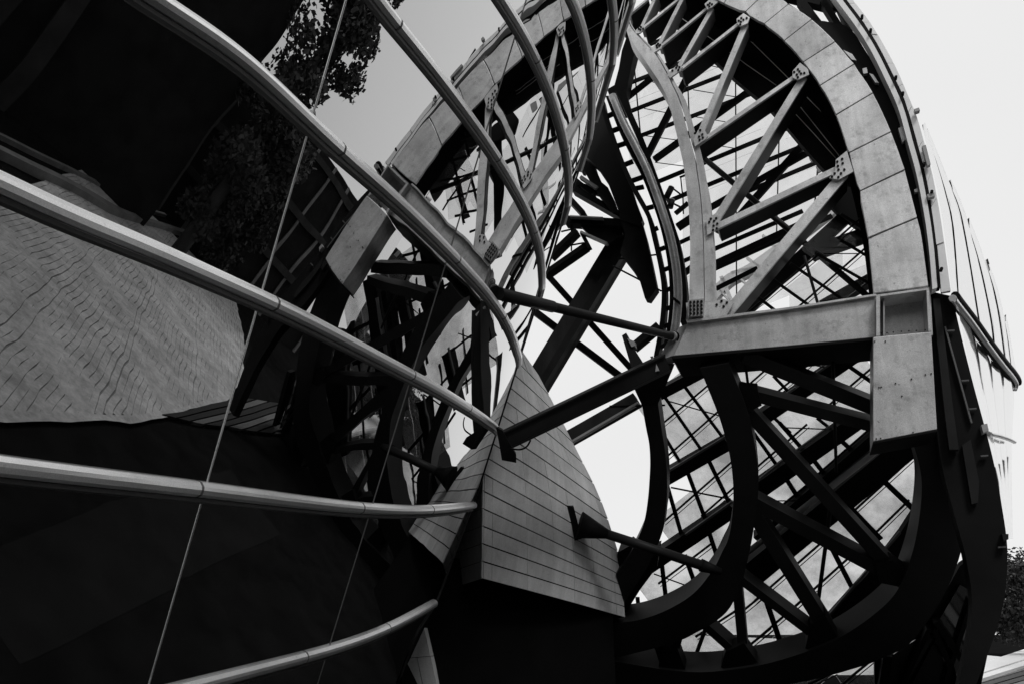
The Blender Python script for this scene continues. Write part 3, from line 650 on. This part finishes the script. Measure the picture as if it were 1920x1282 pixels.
# ---- dark lower facade in the bottom right corner
lfac = Thing('lower_facade', 'dim glass facade with slanting black frames below the outer ring', 'glass facade', base_of(L0(1780, 1200)))
LFP = L0.back(1.6)
M['lowglass'] = mirror_glass('dim_facade_glass', 0.9, 0.03, 0.15, 0.9, 0.08, 0.02, 0.6)
plate('backing', [(1640, 1235), (1700, 1200), (1760, 1130), (1800, 1060), (1830, 1040), (1850, 1150), (1810, 1300), (1640, 1310)], LFP.back(.15), .2, 'dark', lfac)
for q in [[(1762, 1160), (1800, 1095), (1822, 1108), (1806, 1180), (1778, 1212)], [(1672, 1228), (1735, 1186), (1752, 1192), (1690, 1300), (1660, 1300)], [(1700, 1300), (1756, 1194), (1790, 1240), (1770, 1300)], [(1780, 1214), (1808, 1182), (1834, 1120), (1850, 1150), (1800, 1290)]]:
    plate('glass_pane', q, LFP, .03, 'lowglass', lfac)
for a, b, w_ in [((1690, 1290), (1742, 1180), 8), ((1752, 1180), (1782, 1250), 10), ((1770, 1290), (1822, 1130), 8), ((1756, 1165), (1806, 1240), 12), ((1830, 1290), (1860, 1150), 14), ((1655, 1300), (1665, 1230), 16)]:
    beam('frame_bar', a, b, w_, LFP.back(-.2), .3, 'dark', lfac)

# ================================================================== LADDER-LIKE EDGE between the sails
RL = R0.back(1.6)
ld = Thing('edge_ladder', 'curved black ladder-like edge rail with a round tube beside the inner chord', 'rail', base_of(RL(1240, 590)))
ra = [(1128, 196), (1150, 262), (1172, 318), (1190, 355), (1215, 402), (1228, 450), (1240, 505), (1245, 545), (1243, 590), (1238, 625), (1230, 668)]
strip('outer_rail', [(x - 4.5, y) for x, y in ra], [(x + 4.5, y) for x, y in ra], RL, .4, 'dark', ld)
rbk = [(1140, 180), (1160, 232), (1180, 275), (1203, 318), (1222, 365), (1238, 410), (1248, 447), (1256, 490), (1260, 530), (1260, 570), (1256, 610), (1248, 650)]
strip('inner_rail', [(x - 5, y) for x, y in rbk], [(x + 4, y) for x, y in rbk], RL, .4, 'dark', ld)
tb = [(1148, 180), (1170, 232), (1192, 275), (1213, 318), (1231, 365), (1248, 415), (1258, 450), (1266, 490), (1270, 525), (1271, 560), (1268, 600), (1262, 640)]
curve_tube('edge_tube', [RL.back(-.3)(*p) for p in spline(tb, 5)], .125, 'steel', ld, n=18)
bk = [(1160, 170), (1184, 222), (1203, 266), (1220, 312), (1238, 362), (1256, 415), (1267, 450), (1275, 490), (1280, 525), (1282, 560), (1280, 600)]
strip('back_chord', [(x - 6, y) for x, y in bk], [(x + 6, y) for x, y in bk], RL.back(.3), .5, 'dark', ld)
rung = [(1150, 210, 1134, 217), (1160, 238, 1144, 244), (1172, 266, 1154, 272), (1186, 300, 1166, 308), (1203, 330, 1180, 338), (1206, 348, 1186, 352), (1224, 385, 1205, 390), (1233, 425, 1221, 430), (1246, 462, 1230, 468), (1254, 500, 1239, 506), (1258, 538, 1245, 544), (1258, 573, 1245, 579), (1255, 606, 1240, 612), (1246, 645, 1234, 650)]
for x0, y0, x1, y1 in rung: beam('rung', (x0, y0), (x1, y1), 4, RL.back(.05), .2, 'dark', ld)
plate('flange_ring', [(1257, 552), (1275, 566), (1275, 571), (1257, 557)], RL.back(-.55), .1, 'dark', ld)
# upper node of the ladder with stub lamps
upn = Thing('stub_lamps', 'pair of short cylindrical lamps on arms beside the curved ladder rail', 'lamp', base_of(GU(1258, 380)))
for (x0, y0, x1, y1) in [(1248, 374, 1259, 352), (1256, 390, 1260, 376)]:
    A = RL.back(1)(x0, y0); B = RL.back(1)(x1, y1)
    tube('lamp_body', A, B, .10, .10, 'dark2', upn)
    d = (B - A).normalized(); tube('lamp_lens', B + d * .002, B + d * .02, .095, .095, 'white', upn)
for a, b, w_ in [((1263, 354), (1276, 364), 2), ((1264, 382), (1276, 388), 2), ((1276, 332), (1279, 362), 2), ((1274, 332), (1284, 328), 2), ((1280, 360), (1281, 400), 2), ((1262, 374), (1290, 360), 6), ((1266, 400), (1290, 380), 8)]:
    beam('lamp_arm', a, b, w_, RL.back(1.1), .08, 'dark', upn)

# ---- dark blades and braces behind, left of the ladder
BK = R0.back(2.6)
bl = Thing('tapered_girder', 'broad dark tapering steel blade hanging behind the ladder rail', 'girder', base_of(BK(1200, 560)))
plate('blade', [(1096, 292), (1104, 258), (1118, 214), (1132, 186), (1146, 250), (1161, 287), (1178, 330), (1191, 374), (1205, 411), (1200, 425), (1163, 412), (1161, 399), (1139, 341), (1121, 314)], BK, .35, 'dark2', bl)
plate('blade_tail', [(1160, 405), (1200, 405), (1212, 447), (1221, 487), (1232, 540), (1217, 561), (1209, 559), (1199, 525), (1184, 502), (1163, 475), (1172, 440)], BK.back(.05), .4, 'timber', bl)
plate('fin', [(1100, 262), (1118, 320), (1128, 342), (1140, 352), (1150, 372), (1160, 400), (1145, 396), (1120, 362), (1105, 338), (1094, 318)], BK.back(.5), .3, 'timber', bl)
bc = Thing('brace_cluster', 'cluster of dark steel braces meeting behind the edge of the glass sail', 'bracing', base_of(BK(1120, 420)))
for a, b, w_ in [((1060, 411), (1178, 418), 15), ((1075, 352), (1166, 404), 11), ((1078, 343), (1130, 358), 7), ((1020, 512), (1098, 458), 9), ((1030, 478), (1080, 430), 9), ((1070, 330), (1110, 362), 8), ((1068, 372), (1092, 398), 10), ((1090, 318), (1102, 290), 5)]:
    beam('brace', a, b, w_, BK.back(.6), .45, 'dark', bc)
beam('light_flange', (1088, 331), (1119, 352), 6, BK.back(.4), .2, 'steel_mid', bc)
beam('light_flange', (1088, 434), (1138, 456), 4, BK.back(.4), .2, 'steel_mid', bc)
beam('light_flange', (1068, 405), (1130, 408), 2.5, BK.back(.4), .2, 'steel_mid', bc)
plate('plate', [(1088, 424), (1160, 418), (1168, 440), (1140, 458), (1110, 446)], BK.back(.8), .2, 'dark2', bc)
beam('tee', (1090, 436), (1105, 465), 7, BK.back(.5), .2, 'dark', bc)
for a, b in [((1071, 420), (1071, 470)), ((1055, 462), (1095, 455)), ((1052, 434), (1078, 428))]:
    beam('rod', a, b, 2, BK.back(.8), .06, 'dark', bc)
tm = Thing('raking_beam', 'long dark timber raking beam crossing the open sky in the middle', 'beam', base_of(BK(1005, 720)))
beam('upper_face', (1170, 433), (996, 722), 37, BK.back(1.2), .8, 'timber', tm)
beam('fin', (1182, 440), (1006, 732), 14, BK.back(1.0), .3, 'dark2', tm)
plate('upper_column', [(1176, 66), (1192, 92), (1185, 120), (1174, 174), (1182, 204), (1160, 208), (1138, 168), (1152, 160), (1160, 130), (1166, 95)], BK, .5, 'dark', bc)
for lab, a, b, w_ in [('slim dark brace crossing behind raking timber, upper one of two', (1018, 506), (1192, 700), 11), ('slim dark brace crossing behind raking timber, lower one of two', (990, 574), (1184, 720), 13)]:
    t_ = Thing('cross_brace', lab, 'brace', base_of(BK(*b)), 'slim braces behind the raking beam')
    beam('bar', a, b, w_, BK.back(2.4), .35, 'dark', t_)
nd = Thing('node_bracket', 'dark forked bracket joining braces above the black strut', 'bracket', base_of(BK(1190, 690)))
plate('fork', [(1166, 629), (1174, 624), (1190, 655), (1206, 680), (1184, 690)], R0.back(.9), .3, 'dark2', nd)
beam('arm', (1186, 648), (1234, 608), 13, R0.back(1.1), .4, 'dark', nd)
plate('lug', [(1176, 634), (1190, 640), (1190, 648), (1184, 650)], R0.back(.85), .3, 'steel_mid', nd)
for lab, a, b in [('thin upper tie rod between raking timber and ladder rail', (1157, 486), (1231, 478)), ('thin sloping tie rod under the steel blade tip', (1149, 499), (1240, 546)), ('thin level tie rod beside the lower box bar', (1143, 761), (1247, 759))]:
    t_ = Thing('tie_rod', lab, 'tie rod', base_of(BK(*b)), 'thin tie rods')
    tube('rod', BK.back(.2)(*a), BK.back(.2)(*b), .03, .03, 'dark', t_, n=8)

# ---- struts
def zsail(px, py): return float(np.interp(sail_t(px, py), ss, Zs))
st = Thing('tube_strut', 'round dark tube strut from glass sail to the box beam end', 'strut', base_of(R0(1268, 632)))
A = at(936, 551, zsail(936, 551) - .12); B = at(1270, 633, dR(1270, 633) + .5)
Mid = A.lerp(B, .23)
tube('sleeve', A, Mid, .125, .125, 'dark2', st); tube('tube', Mid - (B - A) * .02, B, .105, .105, 'dark2', st)
tube('collar', B - (B - A) * .05, B - (B - A) * .035, .14, .14, 'steel_mid', st); tube('clevis', B - (B - A) * .03, B + (B - A) * .01, .16, .13, 'dark', st)
st = Thing('black_strut', 'thick black beam strut from lower glass rib end up to box beam', 'strut', base_of(R0(1240, 690)))
zA = 18.2; A = at(948, 826, zA); B = at(1252, 680, dR(1252, 680) - .1)
d = (B - A).normalized(); sv = d.cross(FW).normalized(); bv = FW
prism('beam_web', [A + sv * .17, B + sv * .20, B - sv * .20, A - sv * .17], bv * .35, 'dark', st)
for sg in (1, -1):
    prism('flange', [A + sv * (.17 * sg) - bv * .1, B + sv * (.20 * sg) - bv * .1, B + sv * (.245 * sg) - bv * .1, A + sv * (.21 * sg) - bv * .1], bv * .6, 'dark', st)
prism('end_plate', [at(1219, 668, dR(1219, 668) - .4), at(1224, 667, dR(1224, 667) - .4), at(1236, 694, dR(1236, 694) - .4), at(1229, 696, dR(1229, 696) - .4)], NB * .3, 'steel_mid', st)
prism('foot_bracket', [at(x, y, 18.0) for x, y in [(930, 800), (942, 806), (950, 822), (968, 852), (968, 867), (941, 862), (936, 832)]], FW * .35, 'dark', st)
curve_tube('cable', [at(x, y, 17.9) for x, y in spline([(955, 840), (975, 842), (988, 836), (995, 824)], 5)], .02, 'dark', st, n=6)
st = Thing('box_bar', 'dark square box bar rising parallel under the black strut', 'bar', base_of(BK(1190, 745)))
beam('bar', (1020, 843), (1192, 745), 22, R0.back(2.8), .55, 'timber', st)
beam('light_edge', (1020, 857), (1196, 754), 4, R0.back(2.7), .2, 'steel_mid', st)

# ================================================================== STONE-CLAD VOLUME
ice = Thing('clad_volume', 'leaning wedge-shaped building volume clad in pale concrete panels', 'building', (0.5, 21, 0))
ROW_R = [1157, 1136, 1116, 1097, 1078, 1057, 1033, 1005, 973, 940, 905, 868, 828, 785, 742, 700, 660]
RE = [(600, 955), (662, 981), (705, 1012), (766, 1043), (852, 1086), (919, 1120), (980, 1143), (1043, 1162), (1104, 1168), (1157, 1172)]
ZL, ZR = 19.6, 23.2
def ice_pt(fr, r):
    i = min(int(r), len(ROW_R) - 2); ry = ROW_R[i] + (ROW_R[i + 1] - ROW_R[i]) * (r - i)
    rx = float(np.interp(ry, [p[0] for p in RE], [p[1] for p in RE]))
    ly = 1084 - 33.0 * r; lx = 903 + (1084 - ly) * 57 / 4659
    A = at(lx, ly, ZL + .02 * r); B = at(rx, ry, ZR + .05 * r)
    p = A.lerp(B, fr)
    return p + Vector((.25, -.6, 0)) * math.sin(fr * math.pi) * .16      # slight outward belly
nrm_i = (ice_pt(1, 0) - ice_pt(0, 0)).cross(ice_pt(0, 1) - ice_pt(0, 0)).normalized()
if nrm_i.dot(ice_pt(.5, 1) - CAM) > 0: nrm_i = -nrm_i
CUT = [0, .06, .275, .457, .6, .755, .93, 1.0]
for r in range(16):
    js = list(CUT)
    for a, b in zip(js[:-1], js[1:]):
        e = .042
        q = [ice_pt(a + .0005, r + e), ice_pt(b - .0005, r + e), ice_pt(b - .0005, r + 1 - e), ice_pt(a + .0005, r + 1 - e)]
        j = nrm_i * random.uniform(-.008, .008)
        prism('panel', [p + j for p in q], -nrm_i * .06, 'stone', ice)
v = []; nn = 9
for r in range(17):
    for i in range(nn): v.append(ice_pt(i / (nn - 1), min(r, 15.999)) - nrm_i * .05)
f = [(r * nn + i, r * nn + i + 1, (r + 1) * nn + i + 1, (r + 1) * nn + i) for r in range(16) for i in range(nn - 1)]
mesh('backing', v, f, 'joint', ice)
# side face turning away to the left, and the underside
def side_pt(fr, r):
    A = ice_pt(0, r); B = at(700, 1150 - 30 * r, 25.5)
    return A.lerp(B, fr)
nrm_s = (side_pt(1, 0) - side_pt(0, 0)).cross(side_pt(0, 1) - side_pt(0, 0)).normalized()
if nrm_s.dot(side_pt(.3, 1) - CAM) > 0: nrm_s = -nrm_s
for r in range(16):
    js = [0, .2, .42, .64, .86, 1]
    for a, b in zip(js[:-1], js[1:]):
        q = [side_pt(a + .002, r + .022), side_pt(b - .002, r + .022), side_pt(b - .002, r + .978), side_pt(a + .002, r + .978)]
        prism('side_panel', q, -nrm_s * .06, 'stone', ice)
mesh('side_backing', [side_pt(0, 0) - nrm_s * .05, side_pt(1, 0) - nrm_s * .05, side_pt(1, 15.9) - nrm_s * .05, side_pt(0, 15.9) - nrm_s * .05], [(0, 1, 2, 3)], 'joint', ice)
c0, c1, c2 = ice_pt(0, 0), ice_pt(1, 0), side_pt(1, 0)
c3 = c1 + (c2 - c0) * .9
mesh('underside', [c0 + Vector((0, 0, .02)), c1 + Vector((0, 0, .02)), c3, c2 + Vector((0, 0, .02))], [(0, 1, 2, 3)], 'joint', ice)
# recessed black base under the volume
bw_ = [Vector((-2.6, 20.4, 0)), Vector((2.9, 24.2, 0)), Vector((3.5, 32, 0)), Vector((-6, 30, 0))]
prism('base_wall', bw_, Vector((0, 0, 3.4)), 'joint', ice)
mesh('back_wall', [c1, c3, c3 + Vector((0, 0, 6)), ice_pt(1, 12)], [(0, 1, 2, 3)], 'stone', ice)
# bracket and strut to the ring
st = Thing('lower_strut', 'dark tapered strut pinned from the clad volume to the lower ring', 'strut', base_of(L0(1350, 1062)))
fr_, rr_ = .70, 3.9
base = at(1086, 983, 21.9)
prism('wall_plate', [at(x, y, 21.9) for x, y in [(1060, 946), (1076, 950), (1091, 1009), (1077, 1013)]], FW * .7, 'dark', st)
B = L0(1352, 1064) - L0.n * .2
tube('cone', base, base.lerp(B, .2), .38, .13, 'dark', st); tube('tube', base.lerp(B, .18), base.lerp(B, .9), .13, .14, 'dark2', st)
tube('clevis', base.lerp(B, .86), B, .18, .10, 'dark', st)

# ---- pale stone plinth at the bottom, left of the black base
pl_ = Thing('stone_plinth', 'small pale stone plinth corner below the lowest glass rib', 'plinth', base_of(at(790, 1250, 19)))
for q in [[(795, 1176), (807, 1229), (769, 1232)], [(769, 1233), (781, 1232), (792, 1284), (740, 1284)], [(782.5, 1232), (807.5, 1230), (819, 1284), (793.5, 1284)]]:
    prism('panel', [at(x, y, 19.0) for x, y in q], Vector((.1, 1, 0)) * .4, 'stone', pl_)

# ================================================================== SURROUNDINGS
def leaf_mat(name, c):
    m, t, o = _new(name)
    b = t.nodes.new('ShaderNodeBsdfPrincipled')
    c_ = _ramp(t, _noise(t, _pos(t), 1.2, 3), c * .6, c * 1.4); t.links.new(c_, b.inputs['Base Color'])
    b.inputs['Roughness'].default_value = .6; b.inputs['Specular IOR Level'].default_value = .25
    t.links.new(b.outputs[0], o.inputs[0]); return m
M['leaf'] = leaf_mat('foliage', 0.035); M['bark'] = metal('bark', 0.04, .9, .3, .3)
def tree(loc, h, rx, label, seed, n=2600, leaf=.22, group='trees around the terrace', base=.3, nc=34):
    rnd = random.Random(seed); t_ = Thing('tree', label, 'tree', loc, group)
    L = Vector(loc)
    pts = [L + Vector((rnd.uniform(-.1, .1) * i, rnd.uniform(-.1, .1) * i, h * .8 * i / 5)) for i in range(6)]
    curve_tube('trunk', pts, [h * .025 * (1 - .14 * i) for i in range(6)], 'bark', t_, n=8)
    v = []; f = []; cl_ = []
    for i in range(nc):
        a = rnd.uniform(0, 6.28); zz = rnd.uniform(base, 1.0); rad = rx * math.sin(math.pi * min(1, (zz - base + .12) / (1.12 - base)) ** .8) * rnd.uniform(.25, 1)
        cl_.append((L + Vector((math.cos(a) * rad, math.sin(a) * rad, zz * h)), rx * rnd.uniform(.22, .42)))
    for i in range(n):
        c, r = cl_[rnd.randrange(len(cl_))]
        d_ = Vector((rnd.gauss(0, 1), rnd.gauss(0, 1), rnd.gauss(0, .8))).normalized() * r * rnd.uniform(.5, 1.05)
        p = c + d_; a = Vector((rnd.gauss(0, 1), rnd.gauss(0, 1), rnd.gauss(0, 1))).normalized(); b = a.cross(Vector((rnd.gauss(0, 1), rnd.gauss(0, 1), rnd.gauss(0, 1)))).normalized()
        s_ = leaf * rnd.uniform(.6, 1.4); k = len(v)
        v += [p - a * s_, p + b * s_ * .6, p + a * s_, p - b * s_ * .6]; f.append((k, k + 1, k + 2, k + 3))
    mesh('crown', v, f, 'leaf', t_)
    for i in range(5):
        c = cl_[i][0]; s0 = pts[2 + i % 3]
        tube('limb', s0, c, h * .012, h * .004, 'bark', t_, n=6)
tree((34.3, 56, 0), 5.2, 2.8, 'leafy dark tree at the right edge beyond the black edge girder', 3, n=7000, leaf=.13)
tree((38.8, 63, 0), 6.4, 4.0, 'taller dark tree behind the one at the right edge', 4, n=7000, leaf=.14)

# coping and dark deck boards at the lower right
wl = Thing('terrace_kerb', 'pale stone kerb band crossing the lower right corner', 'kerb', (26, 40, 0))
def gpt(px, py, z=0.0):
    d_ = ray(px, py); k = (z - CAM.z) / d_.z; return CAM + d_ * k
def slab(name, q, z, th, mat, thing):
    P = [gpt(x, y, z) for x, y in q]
    return prism(name, P, Vector((0, 0, -th)), mat, thing)
slab('coping', [(1800, 1256), (1853, 1238), (1960, 1203), (1960, 1222), (1800, 1273)], .25, .25, 'white', wl)
slab('lower_step', [(1800, 1276), (1960, 1225), (1960, 1234), (1800, 1284)], .22, .22, 'white', wl)
dk = Thing('timber_deck', 'dark weathered deck boards in the bottom right corner', 'deck', (20, 25, 0))
for i in range(9):
    y0 = 1242 + i * 9
    slab('board', [(1790, y0 + 44), (1975, y0 - 10), (1975, y0 - 3), (1790, y0 + 51)], .12, .1, 'dark2' if i % 3 else 'gasket', dk)

# unseen wall added behind the glass sail to shade the clad volume's side
v = []; NS = 30
for i in range(NS + 1):
    py = -300 + 1700 * i / NS; te = tend(py) - .06
    p = sail_pt(te, sail_y(te, py)); v += [p, p + Vector((-5.5, 9, 0)), p + Vector((-14, 9, 0))]
mesh('shade_wall', v, [(3 * i + c, 3 * i + c + 1, 3 * i + 4 + c, 3 * i + 3 + c) for i in range(NS) for c in range(2)], 'joint', sail)

# ---- things seen only in the glass: water steps, pavilion and trees to the right of the viewer
cas = Thing('water_steps', 'long pale stone water steps mirrored in the left glass sail', 'steps', (10, 13, 0))
M['kerb'] = metal('grey_kerb_stone', 0.16, .7, .3, .2)
M['step'] = metal('wet_pale_stone', 0.46, 0.6, 0.30, 0.2, 0, 0.0, spec=0.3, gscale=6)
dx = Vector((.93, .37, 0)).normalized(); dyv = Vector((-.37, .93, 0)).normalized()
rs_ = random.Random(5)
for i in range(60):
    q_ = -4.4 + i * .225; u0 = float(np.interp(q_, [-4.5, 0, 2.93, 6.75, 9.5], [-3.0, 0, 4.6, 12.8, 19.5])); n = 60
    L_ = max(5, 36 - u0); o0 = Vector((3.0, 8.6, 0)) + dyv * q_; wd = .225 - rs_.choice([.004, .008, .014, .006, .03])
    pa = []; pb = []
    for k in range(n + 1):
        u = u0 + L_ * k / n
        wv = .06 * math.sin(u * .7 + q_ * .9) + .035 * math.sin(u * 2.1 + q_ * 1.6) + .02 * math.sin(u * 4.3 + q_ * 2.7)
        g_ = wd - abs(.008 * math.sin(u * .9 + i * 2.1))
        pa.append(o0 + dx * u + dyv * wv); pb.append(o0 + dx * u + dyv * (wv + g_))
    h = .075 + .002 * (i % 5)
    v = [p + Vector((0, 0, h)) for p in pa + pb] + pa + pb; m_ = n + 1
    f = []
    for k in range(n):
        f += [(k, k + 1, m_ + k + 1, m_ + k), (k, 2 * m_ + k, 2 * m_ + k + 1, k + 1), (m_ + k, m_ + k + 1, 3 * m_ + k + 1, 3 * m_ + k)]
    mesh('step', v, f, 'step', cas)
ap = []
for q_ in np.linspace(-4.4, 9.0, 40):
    u0 = float(np.interp(q_, [-4.5, 0, 2.93, 6.75, 9.5], [-3.0, 0, 4.6, 12.8, 19.5])); o0 = Vector((3.0, 8.6, .09)) + dyv * float(q_)
    ap += [o0 + dx * (u0 - .03), o0 + dx * (u0 - .55 - .12 * math.sin(q_ * 2.2) - .06 * math.sin(q_ * 5))]
mesh('apron', ap, [(2 * i, 2 * i + 1, 2 * i + 3, 2 * i + 2) for i in range(39)], 'step', cas)
bq = []
for q_ in (-4.4, 0, 3, 6.7, 9.0):
    u0 = float(np.interp(q_, [-4.5, 0, 2.93, 6.75, 9.5], [-3.0, 0, 4.6, 12.8, 19.5])); bq.append(Vector((3.0, 8.6, .055)) + dyv * q_ + dx * u0)
bq += [Vector((3.0, 8.6, .055)) + dyv * 9.0 + dx * 36, Vector((3.0, 8.6, .055)) + dyv * -4.4 + dx * 36]
M['bed'] = metal('wet_stone_bed', 0.22, .7, .3, .2)
mesh('bed', bq, [tuple(range(7))], 'bed', cas)
M['path'] = metal('paving_band', 0.015, .9, .2, .2, spec=0)
pth = mesh('path', [(-2.6, 8.8, .006), (-1.2, 8.0, .006), (1.9, 11.2, .006), (6.5, 17.5, .006), (4.0, 19.0, .006), (.2, 12.6, .006)], [(0, 1, 2, 5), (5, 2, 3, 4)], 'path')
pth['kind'] = 'structure'
pv = Thing('pavilion', 'dark low pavilion mirrored in the upper left glass', 'building', (30, -4, 0))
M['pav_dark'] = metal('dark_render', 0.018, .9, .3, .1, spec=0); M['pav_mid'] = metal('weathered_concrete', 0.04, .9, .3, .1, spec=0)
def box(name, x0, x1, y0, y1, z0, z1, mat, thing): 
    return prism(name, [Vector((x0, y0, z0)), Vector((x1, y0, z0)), Vector((x1, y1, z0)), Vector((x0, y1, z0))], Vector((0, 0, z1 - z0)), mat, thing)
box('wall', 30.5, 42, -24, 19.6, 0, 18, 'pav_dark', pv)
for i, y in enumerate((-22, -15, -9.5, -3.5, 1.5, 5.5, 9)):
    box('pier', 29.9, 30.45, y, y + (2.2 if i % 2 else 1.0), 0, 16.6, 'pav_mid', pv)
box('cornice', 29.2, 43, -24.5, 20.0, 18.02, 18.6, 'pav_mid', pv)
kb = Thing('pool_kerb', 'thin pale pool kerb line mirrored across the left glass', 'kerb', (24, 12, 0))
kp = spline([(18.5, 3), (19, 7.2), (23, 12), (28, 17), (40, 27), (60, 40)], 6)
for o_, h_, w2 in ((0, .35, .35), (1.6, .2, .2)):
    v = []
    for x, y in kp:
        for a, z in ((0, 0), (0, h_), (w2, h_), (w2, 0)): v.append(Vector((x + o_ + a, y - o_ - a, z)))
    mesh('kerb_stone', v, [(4 * i + a, 4 * i + a + 1, 4 * i + 5 + a, 4 * i + 4 + a) for i in range(len(kp) - 1) for a in range(3)], 'kerb', kb)
for i, (x, y, h, r) in enumerate([(28.4, 21.6, 22, 3.0), (36, 27.5, 9.5, 3.0)]):
    tree((x, y, 0), h, r, ['tall dark tree mirrored in glass beside the reflected sky', 'smaller dark tree mirrored in glass nearest the reflected arch'][i], 20 + i, n=17000, leaf=.19, nc=90, group='trees mirrored in the glass', base=.12)
# water beyond the frames
m, t, o = _new('pool_water')
b = t.nodes.new('ShaderNodeBsdfPrincipled'); b.inputs['Base Color'].default_value = (.01, .01, .01, 1); b.inputs['Roughness'].default_value = .04; b.inputs['IOR'].default_value = 1.33
bp = t.nodes.new('ShaderNodeBump'); bp.inputs['Strength'].default_value = .25; bp.inputs['Distance'].default_value = .05
t.links.new(_noise(t, _pos(t), 1.5, 3), bp.inputs['Height']); t.links.new(bp.outputs[0], b.inputs['Normal']); t.links.new(b.outputs[0], o.inputs[0]); M['water'] = m
wt = mesh('water', [(-30, 34, .02), (24, 34, .02), (30, 46, .02), (60, 150, .02), (120, 590, .02), (-300, 590, .02)], [(0, 1, 2, 3, 4, 5)], 'water')
wt['kind'] = 'structure'

# unseen mass added behind the viewer to darken the down-facing steel
rb_ = Thing('rear_blocker', 'unseen dark mass added behind the viewer to block low sky', 'building', (-2, -20, 0))
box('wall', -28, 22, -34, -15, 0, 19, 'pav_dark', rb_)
box('blocker_cap', -28.3, 22.3, -34.3, -14.7, 19.02, 19.9, 'pav_mid', rb_)
for x in range(-24, 20, 8): box('blocker_bay', x, x + 5.5, -14.98, -14.6, 5, 16, 'pav_mid', rb_)

ff = Thing('far_frame', 'pale far-off steel frame glimpsed through the upper glazing', 'frame', base_of(R0.back(10)(1400, 560)))
FP = R0.back(10)
strip('chord', [(1330, 545), (1362, 515), (1400, 497), (1450, 462), (1500, 428), (1560, 382)], [(1336, 570), (1372, 532), (1410, 512), (1462, 474), (1512, 440), (1572, 394)], FP, .4, 'white', ff)
for a, b, w_ in [((1352, 518), (1372, 566), 7), ((1370, 512), (1430, 500), 7), ((1400, 482), (1440, 512), 4), ((1345, 540), (1385, 580), 3), ((1430, 440), (1470, 478), 4), ((1385, 520), (1420, 548), 3)]:
    beam('bar', a, b, w_, FP, .2, 'white', ff)

# a lower wing added out of view to darken the mirrored truss
ew = Thing('east_backdrop', 'low dark wing with floor bands added to darken the mirrored truss', 'building', (36, 36, 0))
E0, E1 = Vector((33.5, 46, 0)), Vector((41, 24, 0)); ed = (E1 - E0).normalized(); en = Vector((-ed.y, ed.x, 0))
def backdrop(name, z0, z1, d0, d1, mat, a=0.0, b=1.0):
    A, B = E0.lerp(E1, a), E0.lerp(E1, b)
    return prism(name, [A + en * d0 + Vector((0, 0, z0)), B + en * d0 + Vector((0, 0, z0)), B + en * d1 + Vector((0, 0, z0)), A + en * d1 + Vector((0, 0, z0))], Vector((0, 0, z1 - z0)), mat, ew)
backdrop('wall', 0, 11, 0, 8, 'pav_dark')
for z in (3.2, 6.6, 10.0): backdrop('floor_band', z, z + .5, -.35, -.02, 'pav_mid')
for i in range(9): backdrop('pier', 0, 11, -.30, -.03, 'kerb', i / 9, i / 9 + .012)
